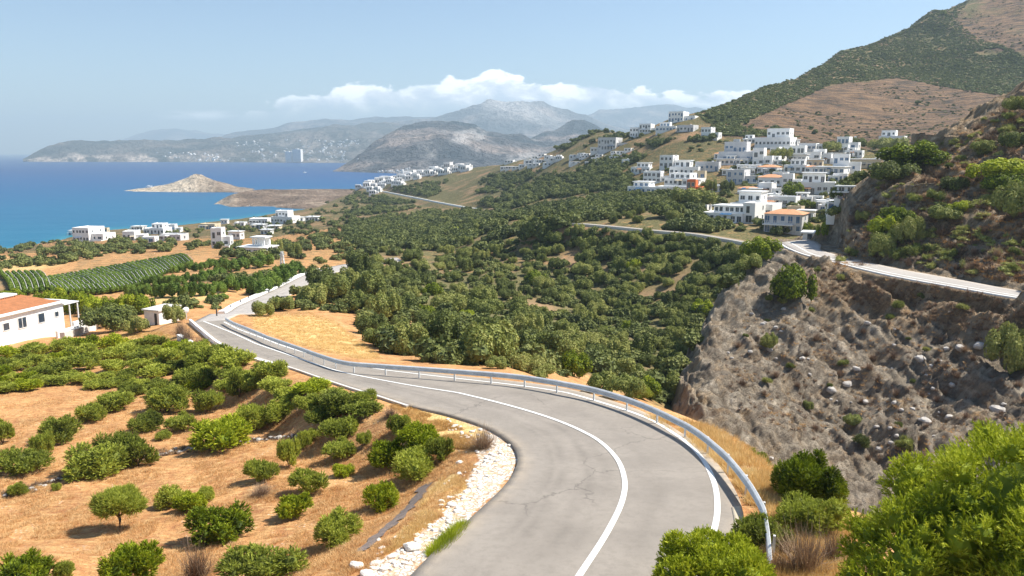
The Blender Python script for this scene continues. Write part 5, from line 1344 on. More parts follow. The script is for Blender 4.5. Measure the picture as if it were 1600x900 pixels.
SB = [stone_mesh(s, M['boulder']) for s in range(5)]; SW = [stone_mesh(s + 20, M['boulder_white'], 'stone') for s in range(5)]
def stone(me, u, v, wp, label, group=None, y1=200, name='boulder', k=0):
    p = hit(u, v, y1=y1)[0]; s = wp * p[1] / F / 2 * (.72 if name == 'boulder' else 1)
    o = link(name, me); o.location = W((p[0], p[1], p[2] + s * (.0 if name == 'boulder' else .15))); o.scale = (s, s, s); o.rotation_euler = (0, 0, (u * .37 + v) % 6.28); tag(o, label, 'boulder' if name == 'boulder' else 'stone', group)
for k, (u, v, w, l) in enumerate([(1444,658,32,'pale pointed boulder low on the cliff face at the right'), (1482,652,26,'pale boulder above the pointed one on the cliff face'), (1398,632,18,'small white boulder beside the stacked stones'), (1408,640,14,'white stone touching the small white boulder'), (1470,562,12,'round white stone alone on the dark scree'), (1437,560,30,'flat pale rock slab high on the scree'),
    (1338,578,22,'slim pale stone lying across the middle of the cliff'), (1375,702,24,'white block near the gully rim'), (1352,696,18,'white stone left of the block near the gully rim'), (1395,692,22,'slanted pale slab right of the block near the gully rim'), (1250,722,14,'small pale boulder beside the gully bushes'), (1205,718,16,'pale boulder next to the dark dome bush'), (1488,600,20,'pale rock under the right shade'), (1530,540,34,'grey slab high on the right of the scree'), (1500,545,26,'leaning grey slab beside the high slab'), (1325,600,28,'tall pale rock standing out of the face'), (1300,610,30,'broad pale rock left of the tall pale rock'), (1255,560,18,'sunlit ochre rock on the rib of the cliff'), (1560,640,40,'grey rock shelf above the huge bush')]):
    stone(SB[k % 5], u, v, w, l, k=k)
rn = np.random.default_rng(55)
for k, (u, v, w, l) in enumerate([(557,886,28,'biggest white stone at the bottom end of the roadside rubble'), (572,902,34,'white stone cut off by the bottom edge of the photo'), (588,882,22,'white stone right of the biggest one'), (643,858,34,'long flat white stone in the middle of the rubble'), (612,870,18,'white stone under the long flat one'), (600,890,20,'white stone at the bottom right of the rubble'), (760,722,14,'white stone beside the rust brown shrub'), (768,718,10,'small upright white stone beside the rust brown shrub'), (718,724,14,'white stone on golden grass near the big clump'), (706,790,20,'white stone by the green tuft on the verge'), (696,757,9,'grey stone alone on the brown soil'), (690,784,12,'white stone left of the green tuft on the verge')]):
    stone(SW[k % 5], u, v, w, l, name='stone', y1=60)
for k in range(190):
    t = rn.uniform(); P = resample(np.array([(575,893,0),(612,868,0),(648,842,0),(690,808,0),(722,772,0),(745,735,0),(765,705,0),(700,660,0)], float), 50)[int(t * 49)]
    wid = 26 if t < .6 else 18
    stone(SW[k % 5], P[0] + rn.normal() * wid * .5, P[1] + rn.normal() * wid * .35, rn.uniform(5, 15) * (1 - .35 * t), 'white stone in the band of rubble along the inner kerb', 'white rubble stones along the inner kerb', name='stone', y1=60)
for k in range(90):
    u, v = rn.uniform(1130, 1580), rn.uniform(480, 740)
    if not inpoly(np.array([u]), np.array([v]), CP2)[0] or fbm(u / 60, v / 40, 0, 2, 8) < -.1: continue
    stone(SB[k % 5], u, v, rn.uniform(5, 13), 'pale broken stone lying on the scree slope', 'pale broken stones on the scree slope', name='stone', y1=200)
# the old dry stone line across the field
for k in range(70):
    t = k / 69.0; u = 8 + 470 * t; v = 776 - 96 * t - 16 * math.sin(t * 3.14) + rn.normal() * 1.6
    stone(SB[k % 5], u, v, rn.uniform(6, 13), 'grey stone in the old dry line crossing the field', 'stones of the dry line crossing the field', name='stone', y1=90)

# ------------------------------------------------------------------ houses
def window(par, x, y, z, w, h, face, glass='glass', door=False, mull=True):
    """a window in a wall: frame part with a recessed pane; face = 'f' (-y), 'r' (+x), 'l' (-x)"""
    f = MB(); t = .07
    f.box(-w/2 - t, -.05, -h/2 - t, -w/2, .04, h/2 + t).box(w/2, -.05, -h/2 - t, w/2 + t, .04, h/2 + t).box(-w/2, -.05, h/2, w/2, .04, h/2 + t).box(-w/2, -.07, -h/2 - t, w/2, .04, -h/2)
    if mull and w > .9: f.box(-.03, -.045, -h/2, .03, .03, h/2)
    fr = f.build('door' if door else 'window', M['frame'], par)
    g = MB().box(-w/2, -.015, -h/2, w/2, .05, h/2).build('pane', M[glass], fr)
    fr.location = (x, y, z); fr.rotation_euler[2] = {'f': 0, 'r': math.pi / 2, 'l': -math.pi / 2}[face]
    return fr
def block(par, x0, y0, z0, w, d, h, mat='white', roof='flat', wins=2, glass='glass', side=1, base=3.0, par_h=.35, rs=None, storeys=1, name='wall', roofmat='tile', deepwin=False):
    """one volume of a house with its parapet or roof, and its windows"""
    rs = rs or random
    b = MB().box(x0, y0, z0 - base, x0 + w, y0 + d, z0 + h)
    if roof == 'flat' :
        t = .22; z = z0 + h
        for q in ((x0, y0, x0 + w, y0 + t), (x0, y0 + d - t, x0 + w, y0 + d), (x0, y0 + t, x0 + t, y0 + d - t), (x0 + w - t, y0 + t, x0 + w, y0 + d - t)): b.box(q[0], q[1], z, q[2], q[3], z + par_h)
    b.build(name, M[mat], par)
    if roof == 'slab':
        MB().box(x0 - .4, y0 - .5, z0 + h + .003, x0 + w + .4, y0 + d + .2, z0 + h + .28).build('roof', M['frame'], par)
    if roof in ('hip', 'shed'):
        z = z0 + h; e = .35; a = MB(); hh = min(w, d) * .14
        x1, x2, y1_, y2 = x0 - e, x0 + w + e, y0 - e, y0 + d + e
        if roof == 'hip':
            q = min(w, d) * .45
            a.add([(x1, y1_, z), (x2, y1_, z), (x2, y2, z), (x1, y2, z), (x1 + q, (y1_ + y2) / 2, z + hh), (x2 - q, (y1_ + y2) / 2, z + hh)], [(0, 1, 5, 4), (1, 2, 5), (2, 3, 4, 5), (3, 0, 4), (3, 2, 1, 0)])
        else:
            a.add([(x1, y1_, z + .02), (x2, y1_, z + .02), (x2, y2, z + hh), (x1, y2, z + hh), (x1, y1_, z - .12), (x2, y1_, z - .12), (x2, y2, z - .12), (x1, y2, z - .12)], [(0, 1, 2, 3), (4, 7, 6, 5), (0, 4, 5, 1), (1, 5, 6, 2), (2, 6, 7, 3), (3, 7, 4, 0)])
        a.build('roof', M[roofmat], par)
    sh = h / storeys
    for s in range(storeys):
        zc = z0 + s * sh + sh * .52
        n = max(1, int(round(wins * w / 6)))
        for k in range(n):
            wx = x0 + w * (k + .5) / n + rs.uniform(-.1, .1) * w / n; ww = min(w / n * .6, rs.choice([.9, 1.2, 1.6, 2.2])); wh = rs.choice([1.1, 1.2, min(2.0, sh * .72)])
            window(par, wx, y0, zc if wh < 1.5 else z0 + s * sh + wh / 2 + .15, ww, wh, 'f', glass, door=wh > 1.5)
        if side:
            m = max(1, int(d / 4))
            for k in range(m):
                if rs.random() < .7: window(par, x0 + w, y0 + d * (k + .5) / m, zc, rs.choice([.7, .9, 1.1]), 1.1, 'r', glass)
def terrace(par, x0, y0, z0, w, d, rail='white', base=2.5):
    b = MB().box(x0, y0, z0 - base, x0 + w, y0 + d, z0 + .12); b.build('terrace', M['white'], par)
    r = MB()
    if rail == 'white':
        r.box(x0, y0, z0 + .123, x0 + w, y0 + .15, z0 + 1.0).box(x0 + w - .15, y0 + .15, z0 + .123, x0 + w, y0 + d, z0 + 1.0).build('parapet', M['white'], par)
    else:
        r.box(x0, y0, z0 + .95, x0 + w, y0 + .05, z0 + 1.0)
        for k in range(int(w / .5) + 1): r.box(x0 + k * .5, y0, z0 + .123, x0 + k * .5 + .04, y0 + .04, z0 + .95)
        r.build('railing', M['frame'], par)
def pergola(par, x0, y0, z0, w, d, h=2.4):
    b = MB()
    for x in (x0, x0 + w - .15):
        b.box(x, y0, z0, x + .15, y0 + .15, z0 + h)
    b.box(x0 - .1, y0 - .1, z0 + h, x0 + w + .1, y0 + .08, z0 + h + .18)
    for k in range(int(w / .6) + 1): b.box(x0 + k * .6, y0 + .08, z0 + h + .02, x0 + k * .6 + .09, y0 + d, z0 + h + .14)
    b.build('pergola', M['frame'], par)
def house(u, vb, wp, hp, label, style='a', rot=-22, Y=None, seed=0, group=None, mat='white', glass=None, y1=1300, far=False, name='house'):
    rs = random.Random(seed * 7 + int(u))
    p = hit(u, vb, y1=y1)[0] if Y is None else None
    if Y is not None:
        x, y, z = (float(q) for q in xyz(u, vb, Y)); p = (x, y, z)
    s = p[1] / F; w = wp * s * 1.04; h = hp * s * 1.05; d = max(4.0, w * rs.uniform(.55, .8))
    # the view azimuth is added so that the house keeps its right flank towards us
    az = math.atan2(p[0], p[1]); rz = radians(rot) - az * .3
    root = empty(name, W(p), rz); tag(root, label, 'house', group)
    glass = glass or rs.choice(['glass', 'glass', 'glass', 'blueglass'])
    wv = w * .86
    if far:
        m = 'whitefar' if mat == 'white' else mat
        b = MB().box(-wv/2, 0, -2, wv * .2, d, h).box(wv * .2, d * .2, -2, wv / 2, d, h * rs.uniform(.55, .8)); b.build('wall', M[m], root)
        n = max(2, int(wv / 3)); wz = MB()
        for k in range(n): wz.box(-wv/2 + wv * .7 * (k + .35) / n, -.06, h * .35, -wv/2 + wv * .7 * (k + .35) / n + 1.0, -.003, h * .75)
        wz.build('windows_row', M['glass'], root) if False else None
        for k in range(min(n, 3)):
            x = -wv/2 + wv * .7 * (k + .35) / min(n, 3)
            MB().box(x, -.08, h * .35, x + min(1.3, wv * .16), -.003, h * .75).build('window', M['glass'], root)
        return root
    if style == 'a':      # two stepped volumes with a terrace
        h1 = h * .52
        block(root, -wv/2, 0, 0, wv, d, h1, mat, 'flat', 3, glass, rs=rs)
        block(root, -wv/2 + wv * rs.uniform(.0, .3), d * .35, h1, wv * rs.uniform(.5, .66), d * .65, h - h1 - .3, mat, rs.choice(['flat', 'slab']), 3, glass, base=0, rs=rs)
    elif style == 'b':    # one tall cube with a lower wing
        block(root, -wv/2, 0, 0, wv * .58, d, h, mat, 'flat', 3, glass, rs=rs, storeys=2 if h > 4.5 else 1)
        block(root, wv * .08 + .003, d * .15, 0, wv * .42, d * .8, h * .55, mat, 'flat', 2, glass, rs=rs)
        terrace(root, wv * .08, -1.6 + d * .15 - .01, 0, wv * .42, 1.6, 'white')
    elif style == 'c':    # long low house
        block(root, -wv/2, 0, 0, wv, d, h * .8, mat, rs.choice(['flat', 'slab']), 3, glass, rs=rs)
        if wv > 6: pergola(root, -wv/2 + .3, -2.2, 0, wv * .45, 2.2, min(2.3, h * .7))
    elif style == 't':    # tiled roof over glazed storeys
        block(root, -wv/2, 0, 0, wv, d, h * .78, mat, 'hip', 3, glass, rs=rs, storeys=2 if h > 5 else 1, roofmat='tilefar')
        terrace(root, -wv/2, -1.8, h * .34 if h > 5 else 0, wv * .8, 1.79, 'rail', base=.1 if h > 5 else 2.5)
    elif style == 'v':    # three stepped volumes
        block(root, -wv/2, 0, 0, wv * .8, d * .9, h * .38, mat, 'flat', 3, glass, rs=rs)
        block(root, -wv * .35, d * .3, h * .38 + .36, wv * .62, d * .7, h * .30, mat, 'slab', 4, glass, base=.3, rs=rs)
        block(root, wv * .27 + .003, d * .1, 0, wv * .23, d * .9, h * .92, mat, 'flat', 1, glass, rs=rs, storeys=2)
        terrace(root, -wv/2 + .1, -2.0, .0, wv * .7, 1.98, 'rail')
    if wv > 5:
        zt = h * (.52 if style == 'a' else .8 if style == 'c' else .95 if style in 'b' else .4)
        if style in 'abcv' and rs.random() < .6:
            q = MB(); x0 = wv * rs.uniform(-.1, .3); q.tube([(x0, d * .25, zt + .5), (x0 + .9, d * .25, zt + .5)], .28, 8); q.box(x0 + .05, d * .25 - .1, zt - .2, x0 + .12, d * .25 + .1, zt + .3).box(x0 + .8, d * .25 - .1, zt - .2, x0 + .87, d * .25 + .1, zt + .3)
            q.build('water_tank', M['steel'], root)
        if rs.random() < .45:
            x0 = -wv * rs.uniform(.1, .4); MB().add([(x0, -.01, 2.5), (x0 + wv * .22, -.01, 2.5), (x0 + wv * .22, -1.2, 2.15), (x0, -1.2, 2.15), (x0, -.01, 2.44), (x0 + wv * .22, -.01, 2.44), (x0 + wv * .22, -1.2, 2.09), (x0, -1.2, 2.09)], [(0, 3, 2, 1), (4, 5, 6, 7), (3, 7, 6, 2), (0, 4, 7, 3), (1, 2, 6, 5), (0, 1, 5, 4)]).build('awning', M[rs.choice(['cream', 'frame', 'tilefar', 'blueglass'])], root)
    return root
VH = [ # u, base row, width, height, style, material, label
 (1136,347,92,30,'v','white','large stepped modern villa with dark windows above the village road'), (1172,342,74,40,'a','white','tall white house directly right of the stepped villa'),
 (1222,364,64,36,'t','grey','orange roofed house with two glazed storeys beside the road bend'), (1258,345,26,18,'c','white','small pale house right of the two storey orange roofed one'),
 (1265,374,24,13,'c','white','small white kiosk at the road bend left of the rocky nose'),
 (1104,268,40,16,'c','grey','grey shaded house at the left end of the village middle row'), (1108,218,30,17,'b','white','white house with a slanted roof alone above the village'),
 (1206,232,60,29,'a','white','big white house under the brown slope at the village top'), (1150,256,62,32,'a','grey','bluish white house with many balconies on the left of the village'),
 (1190,260,32,26,'b','white','bright square house right of the balconied house'), (1252,250,60,20,'b','white','white cube house with a tall blue window'),
 (1275,236,34,12,'c','white','low long white house at the top right of the village'), (1323,234,34,18,'b','white','white house under the brown slope right of the village'),
 (1392,224,40,19,'a','white','detached two storey white house at the foot of the brown slope'), (1242,270,38,20,'a','white','white house under the blue windowed cube'), (1270,262,30,14,'c','cream','cream house right of the middle terraces'),
 (1168,269,36,12,'c','white','small white house left of the orange roofs'), (1198,272,34,13,'t','white','house with the brightest orange roof in the village middle'), (1294,272,50,13,'c','white','long white house with two small windows on the village right'),
 (1158,288,52,20,'b','grey','grey fronted house with red blossoms in the village middle'), (1202,292,40,18,'t','white','house with a flat ochre roof in the village middle'), (1236,292,32,18,'b','white','narrow white house between the two ochre roofs'),
 (1274,304,62,32,'a','white','wide white house with a blue window and deep terrace'), (1166,304,32,12,'t','white','small house with an orange roof above the stepped villa'), (1202,306,38,18,'b','white','shaded white house behind the round green tree'),
 (1220,324,48,18,'c','white','white house with a dark arch above the glazed house'), (1292,326,36,14,'c','white','low white house beside the rocky nose'), (1322,270,44,26,'b','white','white house with blue doors near the rocky nose'),
 (1362,264,66,17,'c','cream','low cream house behind the hilltop bush'), (1214,250,26,18,'b','white','white corner house in the upper village'), (1226,240,26,12,'c','white','small house behind the upper village corner house'),
 (1296,256,24,14,'b','white','small cube house right of the middle of the village'), (1252,318,34,16,'a','white','white house under the wide terrace house'), (1138,274,22,10,'c','white','tiny white house at the left edge of the village'),
 (1180,322,30,16,'b','white','house wedged behind the tall white house'), (1240,336,24,14,'c','cream','small cream house behind the glazed house'), (1306,248,24,10,'c','white','low white hut below the detached cube houses'),
 (1064,190,44,14,'b','white','white villa highest on the ridge above the slope'), (1014,208,34,13,'b','white','white house in the row below the ridge villa'), (1040,206,34,14,'a','white','white house right in the row below the ridge villa'), (1070,206,30,11,'c','grey','grey white house below the ridge villa'),
 (995,214,26,13,'b','white','pale house at the left end of the ridge row'), (953,206,12,10,'c','white','small white cube alone on brown soil near the ridge'), (1007,197,20,8,'c','grey','low dark roofed house on the ridge line'),
 (958,234,54,17,'b','grey','long grey house halfway up the slope'), (935,238,28,9,'c','white','flat pale house left of the long grey house'), (978,258,16,10,'c','white','small domed white house in the green belt'),
 (1000,271,34,16,'a','white','white house in the green belt below the domed one'), (1048,262,40,17,'b','white','white house at the top of the left village cluster'), (1068,274,50,22,'a','white','two storey house of the left village cluster'),
 (1028,286,52,16,'b','white','wide white house on the left of the left cluster'), (1062,290,58,18,'a','white','house above the orange balcony'), (1002,303,52,18,'a','white','lowest left house of the left cluster'),
 (1050,303,60,12,'c','white','long low white building with blue doors under the left cluster'), (1084,306,26,22,'b','orange','orange painted house with round balconies'), (1092,280,20,14,'c','cream','cream house beside the orange one'),
 (1118,300,24,10,'c','white','small house above the olive trees'), (1096,330,20,10,'c','white','little house left of the stepped villa')]
for k, (u, v, w, h, st, mt, lab) in enumerate(VH): house(u, v, w, h, lab, st, rot=-24 + (k * 37 % 17) - 8, seed=k, mat=mt)
rn = np.random.default_rng(12); taken = [(q[0], q[1] - q[3] / 2) for q in VH]
for k in range(400):
    u, v = rn.uniform(1110, 1335), rn.uniform(222, 345)
    if not inpoly(np.array([u]), np.array([v]), [(1125,240),(1170,222),(1250,222),(1340,240),(1335,300),(1300,335),(1240,340),(1150,318),(1120,290)])[0]: continue
    if min(abs(u - a) / 17 + abs(v - b) / 7 for a, b in taken) < 1.0 or len(taken) > len(VH) + 34: continue
    taken.append((u, v - 5)); st = ['c', 'b', 't', 'c', 'a'][k % 5]; z = 'the upper half of the village' if v < 275 else 'the lower half of the village'
    house(u, v, rn.uniform(18, 30), rn.uniform(9, 14), 'small %s house filling a gap in %s' % ('tile roofed' if st == 't' else 'flat roofed white', z), st, rot=-20 + rn.uniform(-10, 8), seed=k, mat='cream' if k % 7 == 0 and st == 't' else 'white', group='small %s houses in %s' % ('tile roofed' if st == 't' else 'flat roofed', z))
# trees between the village houses
for e in [(1237,311,38,26,'round bright tree in front of the wide terrace house'), (1108,303,26,22,'round tree left of the small orange roofed house'), (1136,302,24,20,'round tree right of the first village tree'), (1222,252,34,20,'green tree left of the blue windowed cube'),
          (1260,325,30,14,'bright round tree beside the dark arch'), (1080,326,70,32,'wide olive tree left of the stepped villa'), (1040,340,60,24,'dark tree left of the wide olive tree'), (1390,238,60,22,'green trees below the detached house'), (1340,232,26,16,'dark tree between the two detached houses'),
          (1296,238,34,16,'tree right of the upper village'), (1290,368,30,26,'bright tree by the road bend at the rocky nose'), (1262,366,26,20,'bright shrub at the road bend kiosk'), (1310,320,28,16,'tree between low house and rocky nose'), (1433,164,9,7,'small round tree alone on the bare brown slope'), (1474,24,9,8,'lone tree on the mountain skyline')]:
    hill_tree(e[0], e[1], e[2], e[3], (PTB if 'bright' in e[4] else PT)[e[0] % 2], e[4], name='garden_tree', cat='tree', y1=1300)
# settlement on the shore, houses near the left coast
CH = [(136,378,56,20,'b','white','biggest white house at the left end of the shore'), (118,368,24,9,'c','white','low white house at the far left of the shore'), (160,364,16,8,'c','cream','cream hut right of the biggest shore house'), (214,360,20,7,'c','white','small flat house behind the shore houses'), (208,376,34,13,'b','white','white house with a dark porch on the shore'),
 (240,366,36,15,'a','white','white house with orange tint in the shore group'), (272,363,22,11,'b','white','square white house at the right end of the shore group'), (266,376,38,10,'c','grey','long bluish house in the shore group'), (232,380,22,10,'c','white','front white house of the shore group'),
 (324,358,28,9,'c','cream','low cream house behind the first columned house'), (350,350,12,8,'c','white','tiny white house near the inlet'), (374,353,18,6,'c','white','tiny flat house near the inlet'), (345,388,32,29,'b','white','tall white house left of the columned house'), (366,374,22,14,'c','white','white annex behind the tall house'),
 (404,350,32,9,'c','white','low white house left of the big inlet house'), (440,350,40,19,'a','white','large white house above the inlet'), (427,360,20,8,'c','cream','yellowish house in front of the large inlet house'), (402,358,22,8,'c','grey','bluish house beside the yellowish one'),
 (467,346,14,7,'c','white','tiny white house right of the large inlet house'), (487,346,24,8,'c','white','flat white house at the far right of the coast group'), (415,366,18,8,'c','white','small white house behind the columned house')]
for k, (u, v, w, h, st, mt, lab) in enumerate(CH): house(u, v, w, h, lab, st, rot=-10 + (k * 31 % 21) - 10, seed=k + 90, mat=mt)
def columned_house():
    p = hit(395, 402)[0]; s = p[1] / F; r = empty('columned_house', W(p), radians(-12)); tag(r, 'white house with an open columned upper storey', 'house'); w = 50 * s; h = 17 * s
    block(r, -w/2, 0, 0, w, 6, h * .85, 'white', 'slab', 3, 'glass')
    z = h * .85 + .35; uw = w * .42; x0 = -w * .12
    MB().box(x0, 2, z - .05, x0 + uw, 5.4, z + .02).box(x0, 4.6, z + .02, x0 + uw, 5.4, z + h * .75).build('upper_wall', M['white'], r)
    for k in range(6): MB().box(x0 + uw * k / 5.6, 2.0, z + .02, x0 + uw * k / 5.6 + .35, 2.35, z + h * .75).build('column', M['white'], r)
    MB().box(x0 - .5, 1.6, z + h * .75 + .003, x0 + uw + .5, 5.7, z + h * .75 + .35).build('roof', M['frame'], r)
columned_house()
# white town on the far spur, too small to show more than walls and a few windows
rn = np.random.default_rng(9)
band = [(566,292),(585,287),(605,281),(625,275),(645,269),(665,264),(690,262),(712,258),(735,251),(755,244)]
nT = 0
for k in range(150):
    t = rn.uniform() ** .9; P = resample(np.array([(a, b, 0) for a, b in band], float), 60)[int(t * 59)]
    u, v = P[0] + rn.normal() * 7, P[1] + rn.uniform(-1, 13)
    q = hit(u, v)[0]
    if q[1] > 1300 or q[2] < SEA + 2: continue
    near = 'nearest the water' if u < 620 else ('in the middle of the spur' if u < 690 else 'highest on the spur')
    house(u, v, rn.uniform(9, 18), rn.uniform(5.5, 9.5), 'small white house of the spur town, ' + near, far=True, rot=rn.uniform(-35, 15), seed=k, group='white houses of the spur town ' + near); nT += 1
print('spur', nT)
for k, (u, v, w, h, l) in enumerate([(700,266,16,12,'bluish tall block standing out of the spur town'), (735,248,12,8,'square white house at the upper end of the spur town')]): house(u, v, w, h, l, far=True, seed=k + 500, mat='grey' if k == 0 else 'white')
for k in range(52):
    u = rn.uniform(770, 985); v = 252 - (u - 790) * .045 + rn.uniform(-6, 14)
    q = hit(u, v)[0]
    if q[1] > 1000: continue
    house(u, v, rn.uniform(9, 24), rn.uniform(3, 6), 'flat pale house scattered between scrub under the ridge', far=True, rot=rn.uniform(-30, 10), seed=k + 700, group='flat pale houses scattered under the ridge')
# the far resort across the bay
def bay_point(u, Y, z):
    g = z / Y; return ((u - 800) / F * Y * (CC - g * SS), Y, z)
def on_mound(u, v, names, y0=1500, y1=7000):
    deps = bpy.context.evaluated_depsgraph_get()
    return None
def tower(u, Y, wm, hm, label):
    r = empty('hotel_tower', W(bay_point(u, Y, SEA + 1)), radians(-14)); tag(r, label, 'tower')
    MB().box(-wm/2, 0, 0, wm/2, wm * .5, hm).box(-wm * .2, wm * .1, hm, wm * .1, wm * .4, hm * 1.05).build('wall', M['whitefar'], r)
    for k in range(10): MB().box(-wm * .46, -.6, hm * (k + .35) / 10.6, wm * .46, -.05, hm * (k + .62) / 10.6).build('window_band', M['grey'], r)
tower(464, 3950, 46, 66, 'pale hotel tower on the water across the bay'); tower(451, 3960, 34, 54, 'lower tower attached left of the hotel tower')
from mathutils.bvhtree import BVHTree
def far_houses():
    dg = bpy.context.evaluated_depsgraph_get(); trees = []
    for nm in ('distant_town_slope', 'distant_cape', 'near_bay_mountain'):
        o = bpy.data.objects[nm]; trees.append(BVHTree.FromObject(o, dg))
    protos = [raw_mesh('far_house', b.v, b.f, [M['whitefar']]) for b in (MB().box(-.5, -.4, -.3, .5, .4, .6), MB().box(-.5, -.4, -.3, .1, .4, .8).box(.1, -.3, -.3, .5, .4, .45), MB().box(-.5, -.3, -.3, .5, .3, .45).box(-.3, -.1, .45, .2, .3, .8))]
    rr = random.Random(4); n = 0
    specs = [((330, 560), (219, 252), 150, 'tiny white house of the far town across the bay'), ((240, 340), (238, 253), 24, 'tiny pale house at the foot of the far cape'), ((540, 640), (262, 284), 60, 'tiny white house at the foot of the bay mountain')]
    for (ua, ub), (va, vb), N_, lab in specs:
        for k in range(N_ * 5):
            u, v = rr.uniform(ua, ub), rr.uniform(va, vb)
            if lab.startswith('tiny white house of') and vnoise(u / 22, v / 7, 0, 4) < -.05: continue
            if 'bay mountain' in lab and v < 262 + (640 - u) * .13: continue
            d = Vector(xyz(u, v, 1.0)).normalized()
            best = None
            for t in trees:
                h = t.ray_cast(Vector((0, 0, LIFT)), d)
                if h[0] is not None and (best is None or h[3] < best[1]): best = (h[0], h[3])
            if best is None or best[0].z < 1.5: continue
            o = link('far_house', protos[n % 3]); s = best[1] / F * rr.uniform(1.6, 3.6); o.location = best[0]; o.scale = (s, s, s * .8); o.rotation_euler[2] = rr.uniform(-.6, .4)
            tag(o, lab, 'house', lab.replace('house', 'houses')); n += 1; N_ -= 1
            if N_ <= 0: break
    print('far houses', n)
far_houses()

# ------------------------------------------------------------------ the white house with the orange roof
def white_house():
    Y0 = 79.0; x, y, z = (float(q) for q in xyz(8, 534, Y0)); L_ = 8.6; D = 5.6; H = 2.75
    r = empty('white_house', W((x - .2, y - .6, z)), radians(90 - 14)); tag(r, 'white bungalow with an orange tiled roof at the left edge', 'house')
    # local x runs along the long wall away from us, the wall faces -y (to the right in the photo)
    MB().box(-1.5, 0, -2.5, L_, D, H).box(-1.9, -.4, H, L_ + .4, -.05, H + .22).box(-1.9, -.05, H, -1.55, D + .4, H + .22).box(L_ + .05, -.05, H, L_ + .4, D + .4, H + .22).build('wall', M['white'], r)
    a = MB(); a.add([(-1.5, 0, H + .05), (L_, 0, H + .05), (L_, D, H + .60), (-1.5, D, H + .60)], [(0, 1, 2, 3)])
    for k in range(34): xx = -1.45 + (L_ + 1.4) * k / 34; a.add([(xx, 0.0, H + .06), (xx + .16, 0.0, H + .06), (xx + .16, D, H + .61), (xx, D, H + .61), (xx + .08, 0.0, H + .14), (xx + .08, D, H + .69)], [(0, 4, 5, 3), (4, 1, 2, 5)])
    a.build('roof', M['tile'], r)
    MB().box(-1.9, D - .1, H + .25, L_ - 1.2, D + 1.4, H + .80).build('parapet', M['white'], r)
    MB().box(-1.9, D - .4, H + .803, L_ - 1.0, D + 1.5, H + .98).build('parapet_cap', M['frame'], r)
    for (xx, w, h) in ((1.0, .7, .75), (3.0, 1.0, 1.1), (5.5, .8, 1.0), (7.6, .5, .55)): window(r, xx, 0, 1.55, w, h, 'f', 'glass')
    b = MB()   # canopy at the far end
    b.box(L_ + .42, .2, 2.3, L_ + 2.6, 3.0, 2.42)
    for xx in (L_ + 1.2, L_ + 2.4): b.box(xx, .3, -.6, xx + .12, .42, 2.3)
    b.build('canopy', M['frame'], r)
    MB().box(L_ + .1, -1.2, -2.0, L_ + 3.2, -.9, .45).box(L_ - 3.0, -1.9, -2.2, L_ + .6, -1.6, .1).build('garden_wall', M['white'], r)
white_house()
def simple_wall(u0, v0, u1, v1, h, th, mat, label, name='garden_wall', y1=120):
    p = hit([u0, u1], [v0, v1], y1=y1); ribbon_wall(name, np.array([p[0], (p[0] + p[1]) / 2, p[1]]), -.8, h, th, M[mat], label, 'wall', n=12)
simple_wall(98, 531, 150, 514, .8, .5, 'concrete', 'thick pale garden wall running right from the white house')
simple_wall(280, 530, 306, 546, .5, .4, 'white', 'short white wall end below the road crest')
def hut():
    p = hit(238, 508, y1=150)[0]; s = p[1] / F; r = empty('hut', W(p), radians(-20)); tag(r, 'small white hut behind the big dark tree', 'hut')
    w = 30 * s; b = MB().box(-w/2, 0, -1, w/2, 3.2, 1.7); b.build('wall', M['white'], r); MB().box(-w/2 - .2, -.2, 1.703, w/2 + .2, 3.4, 1.85).build('roof', M['concrete'], r)
    MB().box(w * .2, -.04, -.2, w * .2 + .35, -.003, 1.4).build('door', M['dark'], r)
hut()
def dish():
    p = hit(291, 500, y1=120)[0]; r = empty('satellite_dish', W(p)); tag(r, 'white satellite dish on a short post beside the road crest', 'dish')
    m = MB(); n = 16; rings = 5; vs = []; fs = []
    for i in range(rings + 1):
        q = .48 * i / rings
        for j in range(n): a = 2 * math.pi * j / n; vs.append((q * cos(a), .8 * q * q - .05, q * sin(a)))
    for i in range(rings):
        for j in range(n): j2 = (j + 1) % n; fs.append((i * n + j, i * n + j2, (i + 1) * n + j2, (i + 1) * n + j))
    m.add(vs, fs); o = m.build('reflector', M['white'], r, True); o.location = (0, 0, 1.0); o.rotation_euler = (.35, 0, 1.0)
    md = o.modifiers.new('thickness', 'SOLIDIFY'); md.thickness = .04
    MB().tube([(0, .1, -.2), (0, .1, .98)], .05, 8).build('post', M['steel'], r)
dish()
def pylon():
    p = hit(442, 424, y1=400)[0]; s = p[1] / F; r = empty('pylon', W(p)); tag(r, 'white lattice pylon standing left of the far road', 'pylon'); h = 32 * s; m = MB(); q = 3.5 * s
    for a in ((-q, -q), (q, -q), (q, q), (-q, q)): m.tube([(a[0], a[1], -.4), (a[0] * .35, a[1] * .35, h)], [.14, .08], 5)
    for k in range(6):
        t0, t1 = k / 6, (k + 1) / 6; w0, w1 = q * (1 - .65 * t0), q * (1 - .65 * t1)
        m.tube([(-w0, -w0, h * t0), (w1, -w1, h * t1)], .06, 4); m.tube([(w0, -w0, h * t0), (w1, w1, h * t1)], .06, 4)
    m.build('lattice', M['frame'], r)
    MB().box(-q * 1.3, -.06, h * .82, q * 1.3, .06, h * .86).build('crossarm', M['frame'], r)
pylon()
def ruin(u, v, wp, hp, label, k):
    p = hit(u, v, y1=300)[0]; s = p[1] / F; w, h = wp * s, hp * s; b = MB(); n = 7
    for i in range(n):
        x = -w/2 + w * i / n; b.box(x, -.5, -1, x + w / n - .03, .6, h * random.uniform(.7, 1.0))
    o = b.build('ruined_wall', M['rock']); o.location = W(p); o.rotation_euler[2] = radians(-20 + k * 9); tag(o, label, 'wall')
